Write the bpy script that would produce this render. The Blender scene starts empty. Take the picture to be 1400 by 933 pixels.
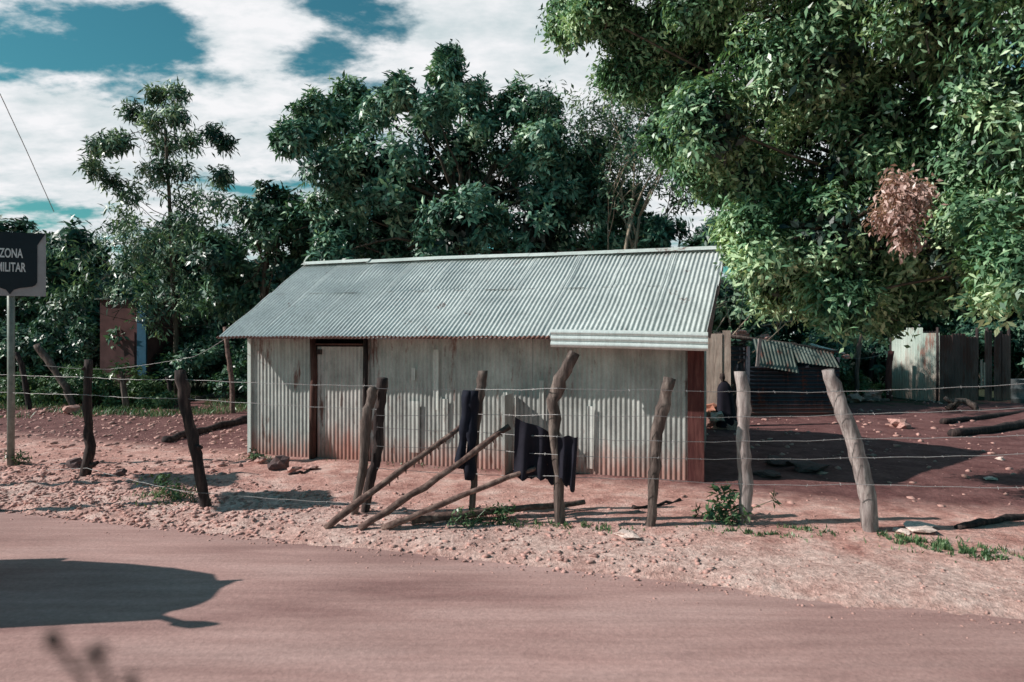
import bpy, math, random
import numpy as np
from mathutils import Vector, Matrix, noise
R = math.radians
random.seed(7)
rng = np.random.default_rng(7)
sc = bpy.context.scene
COL = sc.collection
H, F, CX, HY = 2.2, 933.0, 700.0, 462.0

# ------------------------------------------------------------------ helpers
def gp(px, py):
    Y = F * H / (py - HY)
    return ((px - CX) / F * Y, Y)
def pt(px, py, Y):
    return Vector(((px - CX) / F * Y, Y, H - (py - HY) / F * Y))
def sstep(a, b, x):
    t = min(1, max(0, (x - a) / (b - a)))
    return t * t * (3 - 2 * t)
# road: far edge line through (0,6.48), direction (0.950,-0.312)
RD = Vector((0.950, -0.312)); RN = Vector((0.312, 0.950))
ED = 6.48 * 0.950
RW = 5.1
def road_d(x, y):            # signed distance beyond the far edge (positive = verge)
    return x * RN.x + y * RN.y - ED
def fbm(x, y, z=0.0, o=4):
    return noise.fractal(Vector((x, y, z)), 1.0, 2.0, o)
def gh(x, y):
    d = road_d(x, y)
    n = 0.035 * fbm(x * .55, y * .55, 3.1, 3)
    fine = 0.012 * fbm(x * 3.1, y * 3.1, 9.0, 3)
    rough = 0.030 * fbm(x * 4.2, y * 5.2, 1.7, 4) * (sstep(-1.0, -4.5, x) * sstep(3.6, 1.5, abs(d - 1.9)) + .45 * sstep(2.2, .3, abs(d - 1.0)))
    if d >= 0 or d < -RW:
        e = d if d >= 0 else (-RW - d)
        v = -0.03 + 0.085 * sstep(-.1, 0.55, e + .09 * fbm(x * 1.3, y * 1.3, 5, 3)) + n + fine + rough
    else:
        v = -0.035 + .3 * n * sstep(-.6, 0, -abs(d))
        v = -0.035
    # far banks
    v += .35 * sstep(17, 25, y) * sstep(-2, -8, x) + .25 * sstep(19, 28, y) * sstep(4, 12, x)
    # little soil mound by the latrine
    v += .5 * math.exp(-(((x - 11.3) / 1.5) ** 2 + ((y - 20.6) / .8) ** 2))
    v += .3 * math.exp(-(((x - 15.5) / 2.2) ** 2 + ((y - 19.6) / .6) ** 2))
    # low ledge left of hut
    v += .10 * math.exp(-((y - (16.2 - .15 * x)) / .8) ** 2) * sstep(-3.5, -5, x)
    return v
def on(x, y, dz=0): return Vector((x, y, gh(x, y) + dz))

class MB:
    def __init__(s): s.v = []; s.f = []
    def add(s, vs, fs):
        n = len(s.v); s.v += [tuple(v) for v in vs]; s.f += [tuple(i + n for i in f) for f in fs]
    def box(s, c, size, rot=None, taper=1.0):
        c = Vector(c); hx, hy, hz = [a / 2 for a in size]
        vs = []
        for z in (-hz, hz):
            k = taper if z > 0 else 1
            for x, y in ((-hx, -hy), (hx, -hy), (hx, hy), (-hx, hy)):
                v = Vector((x * k, y * k, z))
                if rot is not None: v = rot @ v
                vs.append(c + v)
        s.add(vs, [(3, 2, 1, 0), (4, 5, 6, 7), (0, 1, 5, 4), (1, 2, 6, 5), (2, 3, 7, 6), (3, 0, 4, 7)])
    def tube(s, pts, rad, seg=8, wob=0.0, cap=True, seed=0):
        pts = [Vector(p) for p in pts]
        n = len(pts)
        if not hasattr(rad, '__len__'): rad = [rad] * n
        t0 = (pts[1] - pts[0]).normalized()
        a = t0.orthogonal().normalized(); vs = []; fs = []
        rr = random.Random(seed)
        for i, p in enumerate(pts):
            t = (pts[min(i + 1, n - 1)] - pts[max(i - 1, 0)]).normalized()
            a = (a - t * a.dot(t)).normalized(); b = t.cross(a)
            for k in range(seg):
                an = 2 * math.pi * k / seg
                r = rad[i] * (1 + wob * (noise.noise(Vector((math.cos(an) * 1.3 + seed, math.sin(an) * 1.3, i * .55 + seed)))) * 1.6 + wob * .35 * (rr.random() - .5))
                vs.append(p + (a * math.cos(an) + b * math.sin(an)) * r)
        for i in range(n - 1):
            for k in range(seg):
                k2 = (k + 1) % seg
                fs.append((i * seg + k, i * seg + k2, (i + 1) * seg + k2, (i + 1) * seg + k))
        if cap:
            fs.append(tuple(range(seg - 1, -1, -1))); fs.append(tuple((n - 1) * seg + k for k in range(seg)))
        s.add(vs, fs)
    def build(s, name, mat, parent=None, smooth=False):
        me = bpy.data.meshes.new(name); me.from_pydata(s.v, [], s.f); me.update()
        if smooth: me.shade_smooth()
        return link(name, me, mat, parent)
def link(name, me, mat, parent=None):
    o = bpy.data.objects.new(name, me); COL.objects.link(o)
    if mat is not None:
        me.materials.clear(); me.materials.append(mat)
    if parent is not None: o.parent = parent
    return o
def tag(o, label=None, cat=None, group=None, kind=None):
    if label: o['label'] = label
    if cat: o['category'] = cat
    if group: o['group'] = group
    if kind: o['kind'] = kind
    return o
def empty(name, loc, rz, label, cat, group=None):
    o = bpy.data.objects.new(name, None); COL.objects.link(o)
    o.location = loc; o.rotation_euler = (0, 0, rz); o.empty_display_size = .2
    return tag(o, label, cat, group)

# ------------------------------------------------------------------ materials
class NT:
    def __init__(s, name):
        s.m = bpy.data.materials.new(name); s.m.use_nodes = True
        s.t = s.m.node_tree; s.n = s.t.nodes; s.l = s.t.links
        s.n.clear(); s.out = s.n.new('ShaderNodeOutputMaterial')
        s.b = s.n.new('ShaderNodeBsdfPrincipled'); s.l.new(s.b.outputs[0], s.out.inputs[0])
        s.b.inputs['Specular IOR Level'].default_value = .25
        s.tc = s.n.new('ShaderNodeTexCoord')
    def noise(s, scale, detail=5, rough=.6, stretch=(1, 1, 1), src='Object', off=(0, 0, 0)):
        mp = s.n.new('ShaderNodeMapping'); mp.inputs['Scale'].default_value = stretch; mp.inputs['Location'].default_value = off
        s.l.new(s.tc.outputs[src], mp.inputs[0])
        nz = s.n.new('ShaderNodeTexNoise'); nz.inputs['Scale'].default_value = scale
        nz.inputs['Detail'].default_value = detail; nz.inputs['Roughness'].default_value = rough
        s.l.new(mp.outputs[0], nz.inputs['Vector']); return nz.outputs['Fac']
    def ramp(s, sock, stops):
        r = s.n.new('ShaderNodeValToRGB'); e = r.color_ramp.elements
        while len(e) < len(stops): e.new(.5)
        for i, (p, c) in enumerate(stops):
            e[i].position = p; e[i].color = (*c, 1) if hasattr(c, '__len__') else (c, c, c, 1)
        s.l.new(sock, r.inputs[0]); return r.outputs[0]
    def mix(s, f, a, b, mode='MIX'):
        m = s.n.new('ShaderNodeMix'); m.data_type = 'RGBA'; m.blend_type = mode
        for sock, v in ((m.inputs[0], f), (m.inputs[6], a), (m.inputs[7], b)):
            if isinstance(v, bpy.types.NodeSocket): s.l.new(v, sock)
            elif hasattr(v, '__len__'): sock.default_value = (*v, 1)
            else: sock.default_value = v
        return m.outputs[2]
    def math(s, op, a, b=0.0):
        m = s.n.new('ShaderNodeMath'); m.operation = op; m.use_clamp = False
        for sock, v in ((m.inputs[0], a), (m.inputs[1], b)):
            if isinstance(v, bpy.types.NodeSocket): s.l.new(v, sock)
            else: sock.default_value = v
        return m.outputs[0]
    def xyz(s, src='Object'):
        x = s.n.new('ShaderNodeSeparateXYZ'); s.l.new(s.tc.outputs[src], x.inputs[0]); return x.outputs
    def bump(s, h, strength=.5, dist=.02):
        b = s.n.new('ShaderNodeBump'); b.inputs['Strength'].default_value = strength; b.inputs['Distance'].default_value = dist
        s.l.new(h, b.inputs['Height']); s.l.new(b.outputs[0], s.b.inputs['Normal'])
    def col(s, c, rough=.8, metal=0.0):
        if isinstance(c, bpy.types.NodeSocket): s.l.new(c, s.b.inputs['Base Color'])
        else: s.b.inputs['Base Color'].default_value = (*c, 1)
        if isinstance(rough, bpy.types.NodeSocket): s.l.new(rough, s.b.inputs['Roughness'])
        else: s.b.inputs['Roughness'].default_value = rough
        s.b.inputs['Metallic'].default_value = metal
        return s.m

def m_ground():
    t = NT('soil')
    big = t.noise(.35, 4, .6); mid = t.noise(2.4, 6, .65); fin = t.noise(16, 6, .7, off=(3, 1, 0)); peb = t.noise(38, 3, .6)
    base = t.ramp(mid, [(.28, (.36, .15, .125)), (.5, (.70, .385, .33)), (.72, (.88, .62, .55))])
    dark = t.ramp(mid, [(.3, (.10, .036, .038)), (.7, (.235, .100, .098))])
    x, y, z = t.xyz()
    # darker red soil to the right behind the fence
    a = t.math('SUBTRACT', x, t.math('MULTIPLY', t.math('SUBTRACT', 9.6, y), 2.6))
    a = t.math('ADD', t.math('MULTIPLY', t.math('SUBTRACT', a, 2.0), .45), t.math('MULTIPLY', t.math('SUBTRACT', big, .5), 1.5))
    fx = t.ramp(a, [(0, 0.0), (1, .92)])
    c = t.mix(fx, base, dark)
    dd = t.math('SUBTRACT', t.math('ADD', t.math('MULTIPLY', x, .312), t.math('MULTIPLY', y, .95)), ED)
    vz = t.math('SUBTRACT', 1.0, t.math('ABSOLUTE', t.math('MULTIPLY', t.math('SUBTRACT', dd, .75), .8)))
    vz = t.math('ADD', vz, t.math('MULTIPLY', t.math('SUBTRACT', mid, .5), 1.6))
    c = t.mix(t.ramp(vz, [(.1, 0.0), (.9, .6)]), c, t.ramp(fin, [(.3, (.60, .39, .34)), (.6, (.92, .70, .63))]))
    # compacted smooth path near the hut
    c2 = t.ramp(fin, [(.25, (.30, .30, .30)), (.5, (.75, .75, .75)), (.75, (1.25, 1.22, 1.2))])
    c = t.mix(.75, c, c2, 'MULTIPLY')
    # dark leaf litter far away
    far = t.ramp(t.math('ADD', t.math('MULTIPLY', y, .045), t.math('MULTIPLY', t.math('SUBTRACT', mid, .5), .5)), [(.93, 0.0), (1.0, 1.0)])
    c = t.mix(far, c, (.035, .045, .025))
    h = t.math('ADD', fin, t.math('MULTIPLY', peb, .5))
    t.bump(h, .9, .03)
    return t.col(c, .95)
def m_road():
    t = NT('dusty_road_surface')
    mid = t.noise(.9, 6, .6, stretch=(.35, 1.6, 1)); fin = t.noise(30, 4, .7); str_ = t.noise(5, 5, .6, stretch=(.12, 1.5, 1))
    c = t.ramp(mid, [(.3, (.31, .168, .155)), (.5, (.45, .27, .245)), (.75, (.57, .37, .34))])
    c = t.mix(.6, c, t.ramp(str_, [(.3, .72), (.7, 1.15)]), 'MULTIPLY')
    c = t.mix(.5, c, t.ramp(fin, [(.3, .6), (.7, 1.25)]), 'MULTIPLY')
    big = t.noise(.28, 4, .6, off=(4, 4, 0)); c = t.mix(.7, c, t.ramp(big, [(.3, .78), (.7, 1.12)]), 'MULTIPLY')
    pot = t.ramp(t.noise(2.6, 5, .7, stretch=(.3, 1.2, 1), off=(9, 2, 0)), [(.28, 1.0), (.36, 0.0)]); c = t.mix(t.math('MULTIPLY', pot, .45), c, (.20, .12, .115))
    t.bump(t.math('ADD', fin, str_), .5, .012)
    return t.col(c, .9)
def m_zinc(name, lo, hi, rust=.5, dust=0.0, dusth=.5, scale=1.0, metal=.15, bright=1.0, rustcol=(.16, .06, .045), dustcol=(.46, .21, .17), rough=.5, blot=.0):
    t = NT(name)
    n1 = t.noise(1.3 * scale, 5, .65, stretch=(1, 1, .45)); n2 = t.noise(9 * scale, 4, .7, stretch=(1.6, 1.6, .12), off=(2, 5, 1)); n3 = t.noise(2.2 * scale, 6, .7, stretch=(1, 1, .35), off=(7, 3, 2))
    n4 = t.noise(40, 3, .6)
    c = t.ramp(n1, [(.3, lo), (.7, hi)])
    c = t.mix(.55, c, t.ramp(n2, [(.3, .68), (.7, 1.2)]), 'MULTIPLY')
    c = t.mix(.25, c, t.ramp(n4, [(.3, .6), (.7, 1.3)]), 'MULTIPLY')
    if rust:
        rm = t.ramp(t.math('MULTIPLY', n3, t.math('ADD', .62, t.math('MULTIPLY', n2, .76))), [(.60 - .13 * rust, 0.0), (.70 - .1 * rust, .9)])
        c = t.mix(rm, c, rustcol)
    if dust:
        z = t.xyz()[2]
        v = t.math('ADD', t.math('DIVIDE', z, dusth), t.math('MULTIPLY', t.math('SUBTRACT', n2, .5), 1.5))
        v = t.math('ADD', v, t.math('MULTIPLY', t.math('SUBTRACT', n3, .5), 1.3))
        dm = t.ramp(v, [(.25, dust), (1.0, 0.0)])
        c = t.mix(dm, c, dustcol)
    c = t.mix(blot, c, t.ramp(t.noise(2.6, 6, .7, stretch=(1, 1, .6), off=(1, 8, 3)), [(.3, .5), (.5, .9), (.72, 1.2)]), 'MULTIPLY')
    t.bump(n4, .15, .004)
    return t.col(c, rough, metal)
def m_wood(name, lo, mid, hi, stretch=(6, 6, .8), sc_=3.0):
    t = NT(name)
    n = t.noise(sc_, 7, .7, stretch=stretch); n2 = t.noise(2.2, 4, .6)
    c = t.ramp(n, [(.3, lo), (.5, mid), (.68, hi)])
    c = t.mix(.6, c, t.ramp(n2, [(.3, .55), (.7, 1.25)]), 'MULTIPLY')
    t.bump(n, .8, .02)
    return t.col(c, .9)
def m_plain(name, c, rough=.7, metal=0.0, var=.35, scale=8):
    t = NT(name)
    n = t.noise(scale, 5, .65)
    cc = t.mix(var * 1.6 if var * 1.6 < 1 else 1, c, t.ramp(n, [(.3, .5), (.7, 1.35)]), 'MULTIPLY')
    t.bump(n, .25, .01)
    return t.col(cc, rough, metal)
def m_leaf(name, dark, mid, light, trans=.14, rough=.38):
    t = NT(name)
    g = t.n.new('ShaderNodeNewGeometry')
    n = t.noise(1.1, 3, .6)
    v = t.math('ADD', t.math('MULTIPLY', g.outputs['Random Per Island'], .5), t.math('MULTIPLY', t.math('SUBTRACT', n, .34), 1.6))
    c = t.ramp(v, [(.15, dark), (.55, mid), (.95, light)])
    t.col(c, rough); t.b.inputs['Specular IOR Level'].default_value = .45
    tr = t.n.new('ShaderNodeBsdfTranslucent'); t.l.new(t.mix(1.0, c, (1.15, 1.2, .6), 'MULTIPLY'), tr.inputs[0])
    mx = t.n.new('ShaderNodeMixShader'); mx.inputs[0].default_value = trans
    t.l.new(t.b.outputs[0], mx.inputs[1]); t.l.new(tr.outputs[0], mx.inputs[2]); t.l.new(mx.outputs[0], t.out.inputs[0])
    return t.m

M = dict(
    soil=m_ground(), road=m_road(),
    roof=m_zinc('zinc_roofing', (.54, .58, .575), (.78, .81, .79), -.35, blot=.22, metal=.25, rough=.42),
    wall=m_zinc('zinc_walling', (.37, .37, .355), (.60, .61, .585), .14, blot=.8, dust=.8, dusth=.55, metal=.15),
    door=m_zinc('zinc_door_sheet', (.42, .39, .37), (.66, .63, .60), .3, blot=.8, dust=.92, dusth=.75, metal=.15),
    pale=m_zinc('pale_zinc', (.55, .60, .57), (.74, .78, .75), .1, metal=.1),
    patch=m_zinc('lit_strip_zinc', (.50, .50, .47), (.80, .81, .78), .1, blot=.6, metal=.1, dust=.5, dusth=.5),  # lighter zinc that paints sun-catching ridges on the wall
    gut=m_zinc('bright_zinc', (.62, .67, .66), (.80, .84, .83), 0, metal=.15, rough=.35),
    darkz=m_zinc('dark_zinc', (.018, .022, .03), (.06, .07, .09), .3, dust=.5, dusth=.4, metal=.3),
    mossz=m_zinc('mossy_zinc', (.05, .06, .05), (.26, .30, .26), .4, metal=.1, scale=2.2),
    latr=m_zinc('faded_green_zinc', (.34, .42, .37), (.60, .66, .60), .6, dust=.85, dusth=1.6, metal=.05, rustcol=(.30, .14, .11), dustcol=(.52, .33, .27)),
    latd=m_zinc('rusty_shaded_zinc', (.05, .035, .04), (.19, .12, .11), .8, dust=.5, dusth=.6, metal=.1, rustcol=(.09, .035, .03)),  # rusty sheets, with the unlit faces' shade put into the colour
    edge=m_plain('rust_edge', (.20, .09, .07)),
    darkg=m_plain('painted_lap_shadow', (.16, .15, .15)),
    redb=m_wood('red_brown_board', (.07, .02, .022), (.13, .045, .042), (.20, .08, .07), stretch=(5, 5, .6)),
    brown=m_wood('dark_brown_timber', (.04, .018, .016), (.10, .048, .04), (.17, .09, .075), stretch=(5, 5, .6)),
    bark=m_wood('weathered_post_wood', (.04, .028, .026), (.13, .095, .085), (.30, .235, .205)),
    barkd=m_wood('dark_post_wood', (.012, .010, .013), (.045, .032, .032), (.12, .085, .075)),
    barkl=m_wood('pale_post_wood', (.13, .10, .095), (.33, .27, .26), (.56, .49, .465)),
    pink=m_wood('pinkish_plywood', (.26, .18, .15), (.50, .38, .32), (.62, .50, .43), stretch=(4, 4, .5)),
    pole=m_wood('bare_pole_wood', (.05, .028, .026), (.18, .11, .095), (.36, .25, .21), stretch=(2, 2, 2), sc_=6),
    trunk=m_wood('tree_bark', (.03, .022, .018), (.09, .07, .055), (.18, .15, .12), stretch=(3, 3, .7)),
    dryw=m_wood('dry_branch_wood', (.16, .12, .09), (.38, .30, .23), (.58, .48, .38)),
    wire=m_plain('fence_wire', (.34, .32, .32), .5, .3, var=.2, scale=20),
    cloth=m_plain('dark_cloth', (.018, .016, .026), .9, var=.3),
    navy=m_plain('navy_cloth', (.012, .013, .024), .9, var=.3),
    rock=m_plain('pink_grey_stone', (.56, .32, .28), .9, var=.7, scale=7),
    rockw=m_plain('pale_stone', (.78, .60, .54), .9, var=.6, scale=9),
    rockd=m_plain('dark_stone', (.13, .085, .085), .9, var=.5, scale=7),
    brick=m_plain('orange_brick_rubble', (.45, .20, .14), .9, var=.5, scale=9),
    signd=m_plain('sign_dark_paint', (.010, .018, .028), .45, var=.25, scale=5),
    signl=m_plain('sign_border_paint', (.34, .34, .36), .5, var=.2, scale=5),
    signt=m_plain('sign_letter_paint', (.66, .70, .72), .5, var=.2, scale=14),
    pole_m=m_plain('galvanised_pole', (.22, .24, .22), .5, .2, var=.4),
    blue=m_plain('blue_paint', (.035, .12, .20), .6, var=.25),
    redwall=m_plain('faded_red_plaster', (.12, .055, .055), .9, var=.6, scale=2),
    black=m_plain('black_rubber', (.02, .02, .02), .8, var=.2),
    carred=m_plain('vehicle_red_paint', (.25, .03, .025), .35, var=.1),
    glass=m_plain('dark_glass', (.02, .03, .035), .1, var=.05),
    steel=m_plain('dull_steel', (.35, .36, .36), .45, .6, var=.3),
    drum=m_plain('grey_drum_paint', (.13, .14, .145), .6, .2, var=.6, scale=4),
    lf_c=m_leaf('broad_leaf', (.012, .048, .040), (.095, .225, .155), (.55, .72, .50)),
    lf_l=m_leaf('narrow_leaf', (.014, .045, .036), (.10, .19, .13), (.48, .62, .40)),
    lf_r=m_leaf('bright_leaf', (.010, .042, .026), (.17, .33, .18), (.74, .88, .56), trans=.22),
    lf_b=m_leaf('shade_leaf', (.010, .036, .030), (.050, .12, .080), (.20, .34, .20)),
    lf_d=m_leaf('painted_shade_leaf', (.004, .012, .010), (.012, .030, .024), (.035, .07, .05), trans=.05),
    lf_p=m_leaf('pink_dry_leaf', (.28, .15, .13), (.58, .38, .34), (.76, .56, .51)),
    lf_g=m_leaf('weed_leaf', (.03, .075, .03), (.10, .18, .08), (.27, .36, .19)),
)

# ------------------------------------------------------------------ ground and road
def build_ground():
    def axis(lo, hi, step, far, n=10):
        core = np.arange(lo, hi + 1e-6, step)
        g = np.geomspace(step * 2, far, n)
        return np.concatenate([(lo - g)[::-1], core, hi + g])
    xs = axis(-13, 13, .085, 500, 12); ys = axis(5.0, 15, .085, 600, 16)
    nx, ny = len(xs), len(ys)
    vs = [(x, y, gh(x, y)) for y in ys for x in xs]
    fs = [(j * nx + i, j * nx + i + 1, (j + 1) * nx + i + 1, (j + 1) * nx + i) for j in range(ny - 1) for i in range(nx - 1)]
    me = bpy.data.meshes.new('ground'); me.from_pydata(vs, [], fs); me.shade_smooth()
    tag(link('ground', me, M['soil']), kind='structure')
build_ground()
mb = MB(); n = 120
vs = []; fs = []
for i in range(n + 1):
    s_ = -200 + 400 * i / n
    a = Vector((0, 6.48)) + RD * s_
    for k in range(3):
        p = a + RN * (.16 - (RW + .32) * k / 2)
        vs.append((p.x, p.y, -.004 + (.03 if k == 1 else 0)))
for i in range(n):
    for k in range(2):
        fs.append((i * 3 + k, i * 3 + k + 1, i * 3 + k + 4, i * 3 + k + 3))
me = bpy.data.meshes.new('road'); me.from_pydata(vs, [], fs); me.shade_smooth()
ro = link('road', me, M['road']); tag(ro, kind='structure')

# ------------------------------------------------------------------ rocks
def rock_mesh(seed, name='rock', flat=.6, sub=2):
    import bmesh
    bm = bmesh.new(); bmesh.ops.create_icosphere(bm, subdivisions=sub, radius=1)
    for v in bm.verts:
        n_ = noise.noise(v.co * 1.1 + Vector((seed * 7.3, 0, 0))) * .95 + noise.noise(v.co * 2.7 + Vector((0, seed * 3.1, 0))) * .45
        v.co *= 1 + n_
        v.co.z *= flat
    me = bpy.data.meshes.new(name); bm.to_mesh(me); bm.free(); return me
def rock(px, py, wpx, label, mat='rock', flat=.6, asp=1.0, group=None, rz=None, sink=.25, xy=None):
    x, y = xy if xy else gp(px, py)
    r = wpx / F * y / 2
    me = rock_mesh(random.random() * 50, flat=flat)
    o = link('rock', me, M[mat]); o.location = on(x, y, r * flat * (1 - sink) - .0)
    o.scale = (r, r * asp, r); o.rotation_euler = (0, 0, rz if rz is not None else random.random() * 6)
    return tag(o, label, 'rock', group)
rock(380, 645, 26, 'largest dark rock at the foot of the hut wall beside the brown door post', 'rockd', .8)
rock(356, 638, 14, 'small pink stone at the left front corner of the hut', 'rock')
rock(401, 650, 15, 'grey-pink stone just right of the largest dark rock by the hut', 'rock')
rock(345, 628, 13, 'stone wedged against the left corner board of the hut', 'rock')
rock(425, 646, 20, 'flat stone below the brown door post', 'rock', .4)
rock(1066, 640, 34, 'flat stone in the hut shadow, middle of the three behind the fence', 'rockd', .35)
rock(1108, 648, 42, 'broadest flat stone in the hut shadow near the thick bent post', 'rockd', .35)
rock(1048, 655, 30, 'flat stone in the hut shadow nearest the straight grey post', 'rockd', .3)
rock(858, 741, 34, 'flat white stone on the verge in front of the forked dark post', 'rockw', .2)
rock(1256, 731, 52, 'long pale slab lying in the verge right of the thick bent post', 'rockw', .18)
rock(1232, 735, 26, 'smaller pale stone beside the long slab on the verge', 'rockw', .2)
rock(1230, 588, 24, 'pinkish boulder on red soil in front of the latrine', 'rock', .6)
rock(1366, 632, 11, 'small pale stone on the dark soil right of the hut shadow', 'rockw', .4)
rock(1352, 660, 15, 'flat pale stone on the dark soil beyond the hut shadow tip', 'rockw', .3)
rock(105, 643, 20, 'dark stone at the foot of the thin leaning post near the road sign', 'rockd', .7)
rock(165, 657, 15, 'dark stone on the gravel bank right of the thin post', 'rockd', .7)
rock(100, 572, 22, 'pink boulder at the grass edge on the left', 'rock', .6)
rock(112, 560, 18, 'grey boulder behind the pink boulder at the grass edge', 'rock', .9)
rock(323, 552, 24, 'low pink rock beside the slim post behind the hut', 'rock', .4)
rock(1190, 552, 26, 'pink rock on top of the soil mound left of the latrine', 'rock', .6)
rock(1168, 556, 20, 'rounded pink rock at the left of the soil mound', 'rock', .6)
# rubble heap beyond the hut corner
for i, (px, py, w, m_, lb) in enumerate([(965, 573, 20, 'brick', 'orange rubble lump leaning nearest the hut corner'), (975, 578, 24, 'rock', 'pink rubble block low in the heap by the hut corner'),
        (970, 560, 16, 'brick', 'orange rubble lump high in the heap by the hut corner'), (988, 584, 22, 'rock', 'pink rubble block at the right foot of the heap'),
        (1003, 582, 18, 'rock', 'small rubble block between heap and grey post'), (980, 570, 15, 'rockw', 'white rubble piece in the middle of the heap')]):
    r_ = rock(px, py, w, lb, m_, .85, group='rubble heap beyond the hut')
    x, y = gp(px, 588); r_.location = pt(px, py, y - .1 * i)
    if r_.location.z < .1: r_.location.z = .12

def scatter_gravel(name, n, gen, smin, smax, mat, label, cat, seed, sub=1):
    rg = np.random.default_rng(seed)
    protos = []
    for k in range(10):
        me = rock_mesh(seed * 11 + k * 1.7, flat=.6, sub=sub)
        co = np.empty(len(me.vertices) * 3, 'f'); me.vertices.foreach_get('co', co)
        fa = np.array([tuple(p.vertices) for p in me.polygons]); protos.append((co.reshape(-1, 3), fa)); bpy.data.meshes.remove(me)
    V = []; Fc = []; off = 0; c = 0
    while c < n:
        p = gen(rg)
        if p is None: continue
        x, y = p; c += 1
        s_ = smin + (smax - smin) * rg.random() ** 3.2
        co, fa = protos[rg.integers(10)]
        an = rg.random() * 6.28; ca, sa = math.cos(an), math.sin(an)
        q = co * np.array([s_, s_ * (.6 + .4 * rg.random()), s_ * (.6 + .5 * rg.random())])
        q = np.stack([q[:, 0] * ca - q[:, 1] * sa, q[:, 0] * sa + q[:, 1] * ca, q[:, 2]], 1) + np.array([x, y, max(gh(x, y), 0 if -3 < road_d(x, y) < .15 else -1) + s_ * .02])
        V.append(q); Fc.append(fa + off); off += len(co)
    V = np.concatenate(V); Fc = np.concatenate(Fc)
    o = fast_mesh(name, V, Fc, M[mat]); tag(o, label, cat, kind='stuff'); return o
def fast_mesh(name, V, Fc, mat, parent=None, smooth=False):
    me = bpy.data.meshes.new(name); k = Fc.shape[1]
    me.vertices.add(len(V)); me.vertices.foreach_set('co', V.astype('f').ravel())
    me.loops.add(Fc.size); me.loops.foreach_set('vertex_index', Fc.astype('i').ravel())
    me.polygons.add(len(Fc)); me.polygons.foreach_set('loop_start', np.arange(0, Fc.size, k, dtype='i'))
    me.update(calc_edges=True); me.validate()
    if smooth: me.shade_smooth()
    return link(name, me, mat, parent)
def g_spill(rg):
    x = rg.uniform(-8, 6); y = rg.uniform(3.5, 9.5); d = road_d(x, y)
    return (x, y) if -1.6 < d < .1 and rg.random() < math.exp(d * 3.2) else None
def g_left(rg):
    x = rg.uniform(-9, 2); y = rg.uniform(6, 12)
    d = road_d(x, y)
    dens = math.exp(-((d - .7) / 1.1) ** 2) * (.25 + .75 * sstep(-1.5, -4, x)) + .1 * sstep(-4, -6, x)
    return (x, y) if d > .02 and rg.random() < dens else None
def g_right(rg):
    x = rg.uniform(-2, 7); y = rg.uniform(4.4, 9.5); d = road_d(x, y)
    return (x, y) if d > .0 and rg.random() < math.exp(-((d - .7) / 1.0) ** 2) else None
def g_back(rg):
    x = rg.uniform(-16, -4.5); y = rg.uniform(10, 22)
    return (x, y) if rg.random() < .6 else None
def g_yard(rg):
    x = rg.uniform(2, 17); y = rg.uniform(8, 22)
    if x < 4.5 and y > 9.8 and y < 15: return None
    return (x, y)
scatter_gravel('gravel', 650, g_spill, .004, .02, 'rock', 'small stones spilled from the verge over the road edge', 'gravel', 9)
scatter_gravel('gravel', 9000, g_left, .005, .042, 'rock', 'loose pink stones heaped along the road verge', 'gravel', 1)
scatter_gravel('gravel', 1500, g_right, .006, .022, 'rock', 'fine pale gravel strewn on the verge beyond the road', 'gravel', 2)
scatter_gravel('gravel', 3800, g_back, .02, .085, 'rock', 'scattered stones over the open ground left of the hut', 'gravel', 3)
scatter_gravel('gravel', 1300, g_yard, .012, .085, 'rock', 'stones and clods strewn over the dark yard soil', 'gravel', 4)

# ------------------------------------------------------------------ corrugated sheets
def corr(mb, o, u, v, n, w, h, amp=.007, pitch=.076, rows=1, phase=0.0, sag=0.0, seg=8, wav=0.0):
    o, u, v, n = Vector(o), Vector(u).normalized(), Vector(v).normalized(), Vector(n).normalized()
    nc = max(2, int(round(w / pitch * seg))); vs = []; fs = []
    for j in range(rows + 1):
        for i in range(nc + 1):
            a = w * i / nc
            d = amp * math.sin(2 * math.pi * (a / pitch) + phase) + sag * math.sin(math.pi * j / max(rows, 1)) + (wav * noise.noise(Vector((o.x + a * 1.0, o.y + j * .45, 3.3))) if wav else 0)
            vs.append(o + u * a + v * (h * j / rows) + n * d)
    for j in range(rows):
        for i in range(nc):
            fs.append((j * (nc + 1) + i, j * (nc + 1) + i + 1, (j + 1) * (nc + 1) + i + 1, (j + 1) * (nc + 1) + i))
    mb.add(vs, fs)

# ------------------------------------------------------------------ hut
XL, YL = gp(343, 625); XR, YR = gp(957, 662)
L = math.hypot(XR - XL, YR - YL); ANG = math.atan2(YR - YL, XR - XL)
W = 4.5; EZ = 2.2; RZ = 3.80; OV = .48; RY = W / 2
SL = (RZ - EZ) / (RY + OV)
CA, SA = math.cos(ANG), math.sin(ANG)
def s_of(px, yl=0.0):
    k = (px - CX) / F; x0 = XL - SA * yl; y0 = YL + CA * yl
    return (k * y0 - x0) / (CA - SA * k)
def z_of(py, s, yl=0.0):
    Y = YL + SA * s + CA * yl
    return H - (py - HY) / F * Y
hut = empty('zinc_hut', (XL, YL, 0), ANG, 'long low hut of grey corrugated zinc with a pitched zinc roof beside the road', 'hut')
rr = random.Random(3)
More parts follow.
